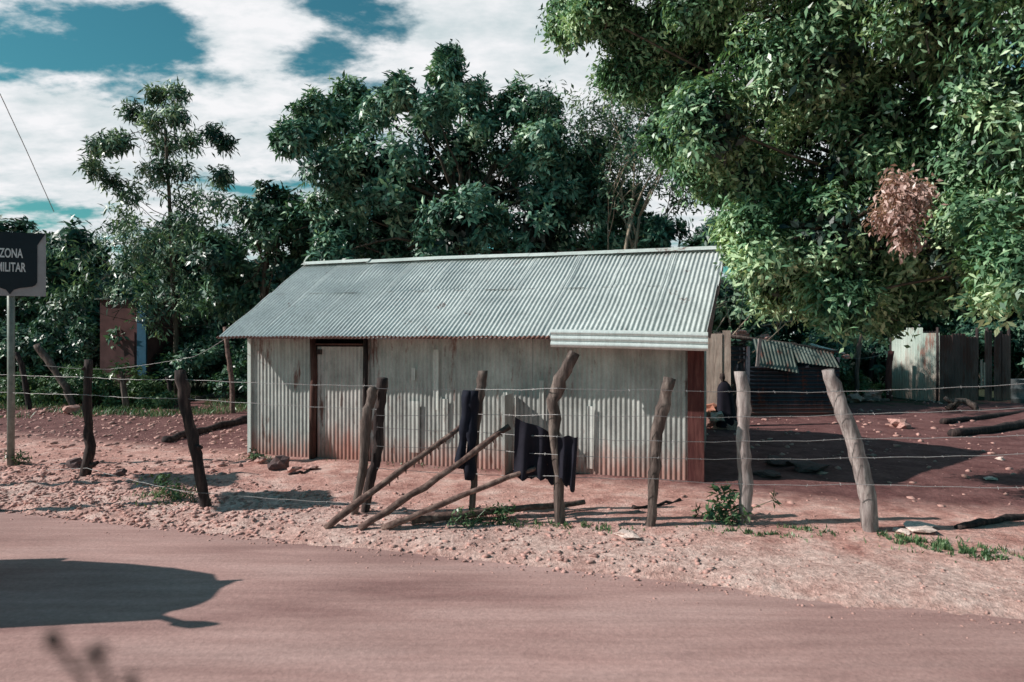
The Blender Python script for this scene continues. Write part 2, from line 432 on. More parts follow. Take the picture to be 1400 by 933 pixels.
# front wall panels
s_d0, s_d1 = s_of(432), s_of(501)
mb = MB(); x = 0.0
WT = EZ + OV * SL - .02
segs = []
while x < L - .01:
    w = min(.76, L - x)
    segs.append((x, w)); x += w
for i, (x, w) in enumerate(segs):
    if x + w > s_d0 - .05 and x < s_d1 + .05:
        # clip around the door
        if x < s_d0: corr(mb, (x, 0, .02), (1, 0, 0), (0, 0, 1), (0, -1, 0), s_d0 - x, WT - .02)
        if x + w > s_d1: corr(mb, (s_d1, 0, .02), (1, 0, 0), (0, 0, 1), (0, -1, 0), x + w - s_d1, WT - .02)
        continue
    corr(mb, (x, -.004 * (i % 3), -.03 + .05 * rr.random()), (1, 0, rr.uniform(-.004, .004)), (rr.uniform(-.003, .003), rr.uniform(-.008, .006), 1), (0, -1, 0), w + .06, WT - .02)
# above door
corr(mb, (s_d0, 0, 2.18), (1, 0, 0), (0, 0, 1), (0, -1, 0), s_d1 - s_d0, WT - 2.18)
mb.build('front_wall', M['wall'], hut, True)
mb = MB()
corr(mb, (0, W, 0), (1, 0, 0), (0, 0, 1), (0, 1, 0), L, WT); mb.build('rear_wall', M['wall'], hut, True)
for xx, nm in ((0.0, -1), (L, 1)):
    mb = MB(); nc = int(W / .076 * 6); vs = []; fs = []
    for i in range(nc + 1):
        y = W * i / nc; d = .010 * math.sin(2 * math.pi * y / .076)
        zt = RZ - abs(y - RY) * SL - .03
        vs += [(xx + nm * d, y, 0), (xx + nm * d, y, zt)]
    for i in range(nc): fs.append((2 * i, 2 * i + 2, 2 * i + 3, 2 * i + 1))
    mb.add(vs, fs); mb.build('gable_wall', M['wall'], hut, True)
# corner boards
mb = MB(); mb.box((.0, -.035, WT / 2), (.07, .03, WT)); mb.build('corner_board', M['pale'], hut)
mb = MB(); mb.box((L - .06, -.04, WT / 2 - .02), (.24, .035, WT - .04)); mb.box((L + .045, .05, WT / 2 - .02), (.03, .2, WT - .04)); mb.build('corner_board', M['redb'], hut)
# door
door = MB(); corr(door, (s_d0 + .04, -.02, .06), (1, 0, 0), (0, 0, 1), (0, -1, 0), s_d1 - s_d0 - .06, z_of(474, s_d0) - .06, amp=.007)
dr = door.build('door', M['door'], hut, True)
mb = MB(); mb.tube([(s_d0 - .03, -.06, -.05), (s_d0 - .02, -.065, .8), (s_d0 + .0, -.06, 1.5), (s_d0 - .03, -.06, 2.35)], [.062, .058, .06, .058], 8, .15, seed=2); mb.build('door_post', M['brown'], hut, True)
mb = MB(); mb.tube([(s_d1 + .02, -.06, 0), (s_d1 + .0, -.065, 1.0), (s_d1 + .02, -.06, 2.3)], .045, 8, .15, seed=5); mb.build('door_post', M['barkd'], hut, True)
mb = MB(); mb.box(((s_d0 + s_d1) / 2, -.045, z_of(471, s_d0)), (s_d1 - s_d0 - .06, .04, .03)); mb.build('lintel', M['brown'], hut)
mb = MB(); mb.box((s_d0 + .1, -.05, 1.95), (.1, .025, .09)); mb.build('hinge', M['barkd'], dr)
# pale strips added on the wall: sunlit sheet ridges and wear as colour
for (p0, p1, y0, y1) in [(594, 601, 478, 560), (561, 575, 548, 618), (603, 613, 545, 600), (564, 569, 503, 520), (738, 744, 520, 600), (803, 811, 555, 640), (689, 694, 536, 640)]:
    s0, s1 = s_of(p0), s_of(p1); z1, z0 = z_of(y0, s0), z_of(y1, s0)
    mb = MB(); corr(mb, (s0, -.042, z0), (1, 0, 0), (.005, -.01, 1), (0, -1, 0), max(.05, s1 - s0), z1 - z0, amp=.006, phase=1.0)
    mb.build('lit_wall_strip', M['patch'], hut, True)
# sheet standing out at right angles from the wall
s_p = s_of(702); zp = 1.30
mb = MB(); corr(mb, (s_p, -.03, .0), (0, -1, 0), (0, 0, 1), (-1, 0, 0), .50, zp); mb.box((s_p, -.53, zp / 2), (.05, .04, zp)); mb.build('side_screen', M['wall'], hut)
# roof
x0, x1 = -.34, L - .03
slope = math.hypot(RY + OV, RZ - EZ)
def roof_side(sgn, name):
    mb = MB(); x = x0; i = 0
    v = Vector((0, sgn * (RY + OV), RZ - EZ)).normalized() if sgn > 0 else Vector((0, -(RY + OV), RZ - EZ)).normalized()
    nn = Vector((0, -sgn * (RZ - EZ), RY + OV)).normalized()
    ey = -OV if sgn > 0 else W + OV
    v0 = v.copy()
    while x < x1 - .01:
        w = min(.836, x1 - x); i += 1
        v = (v0 + Vector((.10 * max(0, (x - x0)) / (x1 - x0), 0, 0)))
        hl = slope * .53
        lift = .0015 * (i % 2) + .004
        corr(mb, Vector((x, ey, EZ)) + nn * lift + v * rr.uniform(-.03, .015), (1, 0, 0), v, nn, w + .12, (hl + .08) * v.length, amp=.012, wav=.03, rows=6, sag=rr.uniform(-.008, .004))
        corr(mb, Vector((x + .10 * max(0, (x - x0)) / (x1 - x0) * hl, ey, EZ)) + v0 * (hl) + nn * (lift + .0), (1, 0, 0), v, nn, w + .14, (slope - hl) * v.length, amp=.012, wav=.03, rows=6, sag=rr.uniform(-.006, .006))
        x += w
    return mb.build(name, M['roof'], hut, True)
roof_f = roof_side(1, 'roof_slope')
roof_side(-1, 'roof_slope')
v = Vector((0, RY + OV, RZ - EZ)).normalized(); nn = Vector((0, -(RZ - EZ), RY + OV)).normalized()
# ridge caps
x1r = x1; x1 = x1 + .30
x = x0 - .02; i = 0
while x < x1:
    w = min(1.55 + .3 * rr.random(), x1 + .02 - x); i += 1
    if x1 - (x + w) < .3: w = x1 + .02 - x
    mb = MB(); zt = RZ + .045 + .006 * (i % 2); dz = rr.uniform(-.012, .012)
    prof = [(-.15, -.15 * SL + .018), (-.06, -.02), (-.02, .008), (.02, .008), (.06, -.02), (.15, -.15 * SL + .018)]
    vs = [(xx, RY + a, zt + b + (dz if xx > x else -dz)) for xx in (x, x + w + .05) for a, b in prof]
    fs = [(k, k + 1, k + 7, k + 6) for k in range(5)]
    mb.add(vs, fs); mb.build('ridge_cap', M['pale'], hut); x += w + .001
x1 = x1r
# lap shadows painted as thin dark strips
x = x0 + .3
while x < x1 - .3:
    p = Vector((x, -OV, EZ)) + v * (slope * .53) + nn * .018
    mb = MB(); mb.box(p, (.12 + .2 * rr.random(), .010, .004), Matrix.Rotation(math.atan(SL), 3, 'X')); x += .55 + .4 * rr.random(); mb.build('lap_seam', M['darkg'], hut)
# rusty drip edge
mb = MB(); nc = int((x1 - x0) / .076 * 8); vs = []; fs = []
for i in range(nc + 1):
    xx = x0 + (x1 - x0) * i / nc; d = .012 * math.sin(2 * math.pi * (xx - x0) / .076)
    for k, a in ((0, -.035), (1, .03)):
        vs.append(Vector((xx, -OV, EZ)) + nn * (d + .012) + v * (a + .01 * math.sin(xx * 7)))
for i in range(nc): fs.append((2 * i, 2 * i + 2, 2 * i + 3, 2 * i + 1))
mb.add(vs, fs); mb.build('rusty_roof_edge', M['edge'], hut)
# eave beam
mb = MB(); mb.box((L / 2, -.16, EZ + .02), (L - .1, .05, .07)); mb.build('eave_beam', M['brown'], hut)
# stacked gutter sheets under the eave at right
s0, s1 = s_of(757, -.45), s_of(968, -.45)
gt = MB(); nr = 30; vs = []; fs = []
for i in range(nr + 1):
    tt = i / nr; z = EZ - .16 + .27 * tt; yy = -.56 - .034 * abs(math.sin(math.pi * tt * 3)) + .03 * tt
    vs += [(s0 - .02, yy, z + .02), ((s0 + s1) / 2, yy, z), (s1, yy, z - .03)]
for i in range(nr):
    for k in range(2): fs.append((i * 3 + k, i * 3 + k + 1, i * 3 + k + 4, i * 3 + k + 3))
gt.add(vs, fs); gt.build('eave_gutter', M['gut'], hut, True)

# leaf debris on roof + small offcut
def leaves_arr(C, A, n_per, Ln, Wd, droop, rg, spread=1.0, jitter=.06):
    """C centres (N,3), A axes (N,3): rosettes of n_per leaves"""
    N = len(C); T = N * n_per
    c = np.repeat(C, n_per, 0) + rg.normal(0, jitter, (T, 3)); a = np.repeat(A, n_per, 0)
    d = rg.normal(0, 1, (T, 3)); d -= a * (d * a).sum(1, keepdims=True) * .6
    d /= np.linalg.norm(d, axis=1, keepdims=True) + 1e-9
    d = d * spread + a * .35; d[:, 2] -= droop * (.5 + rg.random(T)); d /= np.linalg.norm(d, axis=1, keepdims=True)
    up = a * 1.3 + rg.normal(0, .28, (T, 3)); up[:, 2] += .45
    side = np.cross(d, up); side /= np.linalg.norm(side, axis=1, keepdims=True) + 1e-9
    nrm = np.cross(side, d)
    l = (Ln * (.6 + .7 * rg.random(T)))[:, None]; w = (Wd * (.7 + .6 * rg.random(T)))[:, None]
    st = c + d * l * .12
    V = np.stack([st, st + d * l * .45 + side * w * .5 + nrm * w * .12, st + d * l - nrm * l * .12, st + d * l * .45 - side * w * .5 + nrm * w * .12], 1).reshape(-1, 3)
    return V
def leaf_obj(name, Vs, mat, parent=None):
    V = np.concatenate(Vs); Fq = np.arange(len(V)).reshape(-1, 4)
    return fast_mesh(name, V, Fq, mat, parent)
def crown_points(blobs, rg, sub_n=9, sub_r=.36, ros=10, fill=.25):
    """blobs (x,y,z,r) -> rosette centres + axes; hierarchical clumps for an uneven outline"""
    C = []; A = []
    for (x, y, z, r) in blobs:
        c0 = np.array([x, y, z])
        m = max(3, int(sub_n * (.7 + .6 * rg.random())))
        for k in range(m):
            d = rg.normal(0, 1, 3); d /= np.linalg.norm(d); d[2] = d[2] * .9 + .1
            sc_ = c0 + d * r * rg.uniform(.45, .95); sr = r * sub_r * rg.uniform(.6, 1.3)
            q = rg.normal(0, 1, (ros, 3)); q /= np.linalg.norm(q, axis=1, keepdims=True)
            rad = sr * (rg.uniform(.55, 1.1, (ros, 1)))
            p = sc_ + q * rad * np.array([1, 1, .8])
            ax = (p - c0); ax /= np.linalg.norm(ax, axis=1, keepdims=True) + 1e-9; ax = ax + q * .5; ax[:, 2] += .35
            ax /= np.linalg.norm(ax, axis=1, keepdims=True)
            C.append(p); A.append(ax)
    return np.concatenate(C), np.concatenate(A)
def limb(mb, a, b, r0, r1, bend, rg, n=6, seg=6):
    a, b = np.array(a, float), np.array(b, float); off = rg.normal(0, bend, 3)
    pts = []; rad = []
    for i in range(n + 1):
        t = i / n; p = a * (1 - t) + b * t + off * math.sin(math.pi * t) + rg.normal(0, bend * .12, 3) * (0 < i < n)
        pts.append(Vector(p)); rad.append(r0 * (1 - t) + r1 * t)
    mb.tube(pts, rad, seg, .12, seed=int(rg.integers(1000)))
def tree(name, label, base, top, blobs, rg, mat, r_trunk, n_per=12, Ln=.24, Wd=.075, droop=.5, sub_n=9, sub_r=.36, ros=10, group=None, spread=1.0, jitter=.06, bark='trunk', lim=1.0, extra=None, core=False):
    base = Vector(base); t = empty(name, base, 0, label, 'tree', group)
    bl = [(x - base.x, y - base.y, z - base.z, r) for x, y, z, r in blobs]
    C, A = crown_points(bl, rg, sub_n, sub_r, ros)
    leaf_obj('crown', [leaves_arr(C, A, n_per, Ln, Wd, droop, rg, spread, jitter)], mat, t)
    if core:  # near-black leaves paint the shade inside the crown
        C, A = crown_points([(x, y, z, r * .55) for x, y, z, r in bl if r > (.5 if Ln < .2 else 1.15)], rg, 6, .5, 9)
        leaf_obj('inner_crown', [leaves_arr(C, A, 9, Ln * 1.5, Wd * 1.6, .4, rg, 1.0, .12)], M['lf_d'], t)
    mb = MB(); tp = Vector(top) - base
    limb(mb, (0, 0, -.1), tp, r_trunk, r_trunk * .55, .15, rg, 8, 10)
    for (x, y, z, r) in bl:
        s_ = .6 + .4 * rg.random(); st = tp * s_ if z > tp.z * .6 else tp * min(1, max(.25, (z / max(tp.z, .1)) * .7))
        limb(mb, st, (x, y, z), r_trunk * .22 * lim, r_trunk * .04, .25, rg)
        for k in range(3):
            d = rg.normal(0, 1, 3); d /= np.linalg.norm(d)
            limb(mb, (x, y, z), np.array([x, y, z]) + d * r * .9, r_trunk * .09, .01, .06, rg, 4, 4)
    mb.build('trunk', M[bark], t, True)
    if extra: extra(t, base)
    return t
def pxb(lst, Y, rg, dy=1.2, slant=0.0):
    out = []
    for (px, py, r) in lst:
        yy = Y + rg.uniform(-dy, dy) - slant * (px - 800) / 700; p = pt(px, py, yy); out.append((p.x, p.y, p.z, r / F * yy))
    return out
# centre tree -----------------------------------------------------------
rg = np.random.default_rng(21)
cb = [(615, 82, 16), (604, 108, 24), (640, 128, 26), (590, 150, 38), (655, 165, 42), (478, 138, 24), (440, 165, 32), (405, 190, 24), (470, 190, 42), (525, 165, 40), (545, 128, 20),
      (712, 150, 32), (745, 148, 24), (740, 195, 36), (700, 200, 48), (610, 215, 65), (530, 235, 62), (455, 235, 38), (675, 265, 70), (750, 250, 50), (800, 225, 30), (560, 290, 64), (475, 290, 50), (640, 310, 60),
      (730, 305, 55), (800, 285, 48), (850, 275, 30), (860, 315, 36), (440, 310, 40), (905, 320, 30), (500, 330, 45), (600, 335, 45), (540, 345, 40), (680, 345, 40), (770, 340, 40), (830, 345, 30), (460, 350, 30)]
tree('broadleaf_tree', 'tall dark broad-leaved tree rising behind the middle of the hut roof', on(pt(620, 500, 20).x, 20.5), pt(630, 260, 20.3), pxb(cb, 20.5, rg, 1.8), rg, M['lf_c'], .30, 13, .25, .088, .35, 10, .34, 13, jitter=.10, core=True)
# left tree --------------------------------------------------------------
lb = [(215, 130, 11), (243, 128, 12), (178, 150, 9), (133, 200, 11), (152, 198, 8), (128, 228, 10), (165, 190, 9), (208, 165, 16), (240, 160, 18), (222, 195, 22), (258, 195, 22), (212, 230, 28), (250, 235, 30), (290, 183, 8), (308, 195, 6),
      (302, 240, 14), (180, 258, 24), (150, 250, 12), (240, 275, 40), (300, 280, 30), (160, 300, 30), (205, 320, 45), (275, 325, 45), (230, 370, 50), (300, 370, 42), (180, 370, 42), (170, 415, 36), (330, 330, 30), (110, 340, 34), (130, 390, 38), (270, 420, 40), (100, 420, 30), (310, 430, 34), (220, 425, 34), (250, 320, 40), (190, 330, 38)]
rg = np.random.default_rng(5)
lb = [(x, y, r * (.60 if y < 262 else .88)) for x, y, r in lb]
tree('slender_tree', 'tall thin open-crowned tree at left with drooping leaf tufts against the clouds', on(pt(232, 500, 22).x, 22.5), pt(226, 175, 22.4), pxb(lb, 22.5, rg, 1.1), rg, M['lf_l'], .09, 9, .25, .06, .75, 6, .62, 7, jitter=.13, lim=.8)
rg = np.random.default_rng(6)
l2 = [(372, 268, 18), (350, 290, 26), (395, 290, 28), (370, 320, 38), (415, 320, 30), (340, 355, 40), (395, 360, 42), (310, 400, 36), (360, 405, 36), (300, 350, 30)]
tree('bushy_tree', 'bushy dark tree between the slender tree and the hut gable', on(pt(360, 500, 21).x, 21), pt(368, 320, 21), pxb(l2, 21, rg, 1.0), rg, M['lf_b'], .14, 12, .24, .085, .5, 9, .36, 10)
# right foreground tree -----------------------------------------------------
rg = np.random.default_rng(9)
rb = [(785, 28, 26), (820, 22, 34), (858, 45, 24), (865, 100, 30), (905, 40, 50), (905, 120, 40), (945, 90, 60), (935, 185, 46), (975, 170, 60), (970, 235, 34), (1012, 235, 50), (1025, 315, 26), (1036, 348, 26), (1040, 60, 85), (1060, 180, 85),
      (1060, 300, 60), (1120, 90, 95), (1150, 210, 90), (1130, 330, 70), (1075, 385, 48), (1140, 410, 38), (1230, 110, 110), (1240, 250, 90), (1220, 350, 75), (1200, 415, 40), (1330, 90, 110), (1340, 220, 100), (1320, 325, 75), (1280, 385, 38), (1370, 370, 42),
      (1410, 150, 110), (1420, 290, 95), (1480, 220, 110), (1500, 325, 70), (900, -60, 70), (1020, -80, 110), (1180, -70, 130), (1340, -60, 130), (1500, 0, 150), (960, -10, 60), (1560, 130, 150), (1600, 280, 120), (1120, 20, 90), (1280, 20, 90)]
def pinkpatch(t, base):
    r2 = np.random.default_rng(12); bl = pxb([(1230, 250, 8), (1214, 280, 12), (1248, 286, 10), (1226, 303, 11), (1240, 328, 7), (1256, 262, 6), (1204, 300, 6), (1232, 268, 9)], 8.0, r2, .25)
    bl = [(x - base.x, y - base.y, z - base.z, r) for x, y, z, r in bl]
    C, A = crown_points(bl, r2, 8, .8, 4)
    o = leaf_obj('dry_leaves', [leaves_arr(C, A, 9, .085, .032, 1.0, r2, jitter=.07)], M['lf_p'], t); o['label'] = 'patch of dry pink leaves'
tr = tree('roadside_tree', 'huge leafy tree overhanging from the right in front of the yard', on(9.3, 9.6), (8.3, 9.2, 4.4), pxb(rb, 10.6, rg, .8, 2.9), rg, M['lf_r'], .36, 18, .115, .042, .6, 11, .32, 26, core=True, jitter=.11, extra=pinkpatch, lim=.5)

# bare tree behind hut -----------------------------------------------------
def bare_tree():
    r_ = random.Random(4); base = on(pt(840, 500, 19).x, 19)
    t = empty('bare_tree', base, 0, 'half-bare pale-limbed tree with a thin feathery top behind the roof ridge', 'tree')
    mb = MB(); tips = []
    def grow(p, d, ln, r, dep):
        pts = [p]; q = p.copy(); dd = d.copy()
        for i in range(4):
            dd = (dd + Vector((r_.uniform(-.16, .16), r_.uniform(-.16, .16), r_.uniform(-.05, .16)))).normalized(); q = q + dd * ln / 4; pts.append(q.copy())
        mb.tube(pts, [r * (1 - .4 * i / 4) for i in range(5)], 6 if dep < 2 else 4, .05)
        if dep >= 5: tips.append((q, dd)); return
        for k in range(3 if dep in (0, 1, 2) else 2):
            a = dd.orthogonal().normalized(); a.rotate(Matrix.Rotation(r_.uniform(0, 6.28), 3, dd))
            grow(pts[-1 - (k % 2)], (dd + a * r_.uniform(.35, .7) + Vector((0, 0, .12))).normalized(), ln * r_.uniform(.62, .82), r * .58, dep + 1)
        if dep >= 3: tips.append((q, dd))
    grow(Vector((0, 0, -.1)), Vector((.18, 0, 1)).normalized(), 2.6, .10, 0)
    grow(Vector((.2, .2, -.1)), Vector((-.12, .1, 1)).normalized(), 2.4, .08, 0)
    mb.build('trunk', M['dryw'], t, True)
    r2 = np.random.default_rng(2)
    t.scale = (1.2, 1.1, 1.32)
    tp = [x for x in tips if x[0].z > 3.9]
    C = np.array([tuple(x[0]) for x in tp]); A = np.array([tuple(x[1]) for x in tp])
    C = np.repeat(C, 4, 0) + r2.normal(0, .16, (len(C) * 4, 3)); A = np.repeat(A, 4, 0)
    leaf_obj('crown', [leaves_arr(C, A, 9, .15, .05, .4, r2)], M['lf_l'], t)
bare_tree()
def brush_pile():
    r_ = random.Random(8)
    base = on(5.6, 19.5)
    t = tag(MB().build('x', M['dryw']), 'x') if False else None
    mb = MB()
    for i in range(70):
        a = Vector((r_.uniform(-2.6, 2.2), r_.uniform(-.6, .6), r_.uniform(0, 3.6))); d = Vector((r_.uniform(-1, 1), r_.uniform(-.4, .4), r_.uniform(-.2, .9))).normalized()
        ln = r_.uniform(.8, 2.2); b = a + d * ln * .5 + Vector((r_.uniform(-.15, .15), 0, r_.uniform(-.15, .15))); c = a + d * ln
        mb.tube([a, b, c], [.022, .015, .006], 5)
    o = mb.build('dead_branches', M['dryw'], None, True); o.location = base
    tag(o, 'tangle of dead brown branches beyond the right end of the roof ridge', 'branches')
brush_pile()

# background trees ----------------------------------------------------------
def bg_proto(seed, h, r, mat):
    g = np.random.default_rng(seed); bl = []
    for i in range(16):
        a = g.uniform(0, 6.28); rr_ = r * math.sqrt(g.random()) * .8; z = h * (.18 + .75 * g.random()); rr_ *= (1.15 - .6 * (z / h))
        bl.append((rr_ * math.cos(a), rr_ * math.sin(a), z, r * g.uniform(.28, .42)))
    C, A = crown_points(bl, g, 10, .38, 9)
    V = leaves_arr(C, A, 9, .40, .16, .5, g)
    co = leaf_obj('crown', [V], M[mat]); mb = MB()
    limb(mb, (0, 0, -.1), (0, 0, h * .75), .16, .06, .2, g, 7, 7)
    for b in bl: limb(mb, (0, 0, b[2] * .6), b[:3], .06, .02, .2, g, 4, 5)
    tr_ = mb.build('trunk', M['trunk'], None, True)
    return co, tr_
protos = [bg_proto(31, 6.5, 2.9, 'lf_b'), bg_proto(32, 8.0, 3.2, 'lf_b'), bg_proto(33, 5.2, 3.0, 'lf_l')]
bgs = [(-24, 33, 1, 'far dense tree at the left edge behind the road sign'), (-19, 30, 0, 'dark tree right behind the sign board'), (-15.5, 33, 2, 'low pale-green tree behind the small house with the blue frame'), (-12.3, 27.5, 0, 'dark tree between the small house and the slender tree'),
       (-9, 28, 2, 'low bushy tree below the slender tree crown'), (-6.0, 27, 0, 'dark tree seen past the left gable of the hut'), (-2.5, 29, 1, 'dark tree far behind the left half of the roof'), (1.5, 28, 0, 'dark tree far behind the middle of the roof'),
       (5, 30, 1, 'dark tree behind the half-bare tree'), (8.0, 27, 2, 'low tree behind the dark lean-to shed'), (11.3, 29, 1, 'tall dark tree between lean-to and latrine'), (14.5, 28.5, 0, 'dark tree directly behind the latrine'), (18, 27, 1, 'dark tree right of the latrine'),
       (22, 30, 1, 'dark tree at the far right edge'), (26, 28, 0, 'dark tree beyond the right edge of the yard'), (-28, 30, 0, 'dark tree at the far left beyond the road sign'), (8.5, 34, 1, 'tall tree farthest back right of the roof'), (16, 35, 1, 'tall tree farthest back behind the latrine tree'), (-21, 38, 1, 'tall tree farthest back behind the sign')]
used = set()
for x, y, k, lb_ in bgs:
    e = empty('background_tree', on(x, y), random.random() * 6.28, lb_, 'tree', 'trees beyond the yard')
    s_ = .9 + .2 * random.random(); e.scale = (s_, s_, s_ * random.uniform(.88, 1.02))
    for c in protos[k]:
        if k in used: c = c.copy(); COL.objects.link(c)
        c.parent = e
    used.add(k)
# undergrowth shrubs
def shrub_mesh(seed, mat, n=9, w=1.6, h=1.2, Ln=.16, Wd=.07, per=10):
    g = np.random.default_rng(seed); bl = [(g.uniform(-w, w) * .6, g.uniform(-w, w) * .35, h * g.uniform(.2, .75), h * g.uniform(.25, .4)) for _ in range(n)]
    C, A = crown_points(bl, g, 8, .42, 8)
    o = leaf_obj('foliage', [leaves_arr(C, A, per, Ln, Wd, .4, g)], M[mat])
    mb = MB()
    for b in bl: limb(mb, (b[0] * .2, b[1] * .2, -.05), b[:3], .03, .01, .08, g, 4, 5)
    return o, mb.build('stem', M['trunk'], None, True)
sp = [shrub_mesh(41, 'lf_b', 12, 2.6, 2.4, .22, .09), shrub_mesh(42, 'lf_b', 12, 2.4, 1.8, .2, .08), shrub_mesh(43, 'lf_g', 8, 1.4, .9, .14, .05)]
shr = [(pt(20, 0, 24).x, 24, 0, 'tall dark shrub left of the sign pole'), (pt(75, 0, 24).x, 24, 0, 'dark shrub between sign pole and the small house'), (pt(232, 0, 24.5).x, 24.5, 0, 'dark shrub right of the blue door frame'),
       (pt(262, 0, 23).x, 23, 1, 'dark shrub under the slender tree'), (pt(310, 0, 22).x, 22, 0, 'dark shrub behind the slim post by the gable'), (pt(352, 0, 20).x, 20.5, 1, 'dark shrub touching the hut gable'),
       (pt(1005, 0, 22).x, 22, 0, 'dark shrub behind the pinkish board'), (pt(1080, 0, 23).x, 23.5, 0, 'tall dark shrub above the lean-to roof'), (pt(1150, 0, 25).x, 25, 0, 'dark shrub right of the lean-to'), (pt(1200, 0, 26).x, 26.5, 1, 'dark shrub at the left flank of the latrine'),
       (pt(1370, 0, 25).x, 25.5, 0, 'dark shrub behind the rusty end panels'), (pt(1440, 0, 25).x, 25, 0, 'dark shrub beyond the grey drum'), (pt(1290, 0, 27).x, 27, 0, 'tall dark shrub behind the latrine corner'), (pt(1110, 0, 27).x, 27.5, 0, 'dark shrub farthest back behind the lean-to'),
       (pt(1175, 0, 22.5).x, 23.2, 2, 'small bright green bush beside the crooked stick'), (pt(-40, 0, 24).x, 25, 0, 'dark shrub at the left edge of the clearing'), (pt(150, 0, 21).x, 20.3, 2, 'bright green bush left of the sapling stump'), (pt(203, 0, 20.6).x, 20.4, 2, 'bright green bush right of the sapling stump'),
       (pt(70, 0, 20).x, 21.3, 2, 'straggly green bush behind the leaning grey post'), (pt(5, 0, 20).x, 20.8, 2, 'straggly green bush at the left edge behind the sign pole')]
used = set()
for x, y, k, lb_ in shr:
    e = empty('shrub', on(x, y), random.uniform(-.4, .4), lb_, 'shrub', 'undergrowth shrubs')
    s_ = random.uniform(.85, 1.15); e.scale = (s_, s_, s_ * random.uniform(.9, 1.1))
    for c in sp[k]:
        if k in used: c = c.copy(); COL.objects.link(c)
        c.parent = e
    used.add(k)
# grass as stuff
def grass(name, n, gen, h, label, seed):
    g = np.random.default_rng(seed); P = []
    while len(P) < n:
        p = gen(g)
        if p is not None: P.append((p[0], p[1], gh(*p)))
    P = np.array(P); T = len(P); d = g.normal(0, .35, (T, 3)); d[:, 2] = 1; d /= np.linalg.norm(d, axis=1, keepdims=True)
    an = g.uniform(0, 6.28, T); s_ = np.stack([np.cos(an), np.sin(an), np.zeros(T)], 1); hh = (h * g.uniform(.4, 1.2, T))[:, None]
    b = g.normal(0, .3, (T, 3)); b[:, 2] = -.1
    V = np.stack([P - s_ * .008, P + s_ * .008, P + d * hh * .6 + s_ * .006 + b * hh * .2, P + d * hh + b * hh * .6], 1).reshape(-1, 3)
    o = fast_mesh(name, V, np.arange(len(V)).reshape(-1, 4), M['lf_g']); return tag(o, label, 'grass', kind='stuff')
def gg_left(g):
    x = g.uniform(-19, -6); y = g.uniform(17.5, 24)
    return (x, y) if noise.noise(Vector((x * .7, y * .9, 0))) > -.12 - .05 * (y - 20) and x < -6.5 - (22 - y) * .3 else None
grass('grass', 13000, gg_left, .2, 'rough green grass at the back of the clearing left of the hut', 2)
def patch(px, py, rx, ry):
    x0_, y0_ = gp(px, py)
    def f(g):
        a = g.normal(0, 1, 2)
        p = (x0_ + a[0] * rx, y0_ + a[1] * ry * 1.3 - a[0] * rx * .3)
        return p if road_d(*p) > .05 and noise.noise(Vector((p[0] * 9, p[1] * 9, 2))) > .02 else None
    return f
for i, (px, py, rx, ry, n_, h, lb_) in enumerate([(1290, 755, .24, .09, 1500, .07, 'low green grass mat on the verge right of the pale slab'), (1345, 768, .16, .06, 700, .05, 'small grass mat nearest the right edge of the verge'), (1112, 732, .16, .06, 380, .05, 'thin grass between the two thick posts'),
        (230, 688, .22, .16, 700, .08, 'green sprouts on the gravel bank by the leaning dark post'), (690, 722, .3, .06, 500, .07, 'sparse grass along the fallen pole'), (800, 728, .3, .05, 500, .06, 'sparse grass at the foot of the bent post'), (1230, 742, .12, .05, 300, .05, 'grass tuft under the pale slab'),
        (355, 632, .25, .1, 350, .06, 'green sprouts among stones at the hut corner'), (560, 640, .7, .08, 220, .05, 'scant sprouts along the foot of the hut wall'), (1020, 735, .3, .05, 500, .05, 'grass at the base of the straight grey post')]):
    grass('grass', int(n_ * .45), patch(px, py, rx, ry), h, lb_, 50 + i)
# weeds
def weed(px, py, s_, label, name='weed'):
    x, y = gp(px, py); g = np.random.default_rng(int(px)); e = empty(name, on(x, y), 0, label, 'weed')
    C = g.normal(0, 1, (16, 3)) * np.array([.12, .08, .07]) * s_ + np.array([0, 0, .13 * s_]); A = C / np.linalg.norm(C, axis=1, keepdims=True)
    leaf_obj('foliage', [leaves_arr(C, A, 9, .09 * s_, .032 * s_, .1, g, jitter=.02)], M['lf_g'], e)
    mb = MB()
    for c in C[::2]: mb.tube([(0, 0, -.02), tuple(c * .6), tuple(c)], [.006, .005, .003], 5)
    mb.build('stem', M['lf_g'], e)
weed(988, 716, 1.5, 'bright green weed at the left foot of the straight grey post')
weed(1003, 722, .9, 'low green weed leaning against the straight grey post')
weed(220, 678, .9, 'small green weed on the gravel bank left of the dark leaning post')
weed(238, 690, .7, 'tiny green weed nearest the road on the gravel bank')
weed(640, 726, .7, 'small weed in front of the fallen pole')
weed(690, 718, .7, 'small weed just behind the fallen pole')
weed(350, 636, .7, 'small weed at the left foot of the hut wall')
weed(25, 640, .8, 'small weed by the foot of the sign pole')

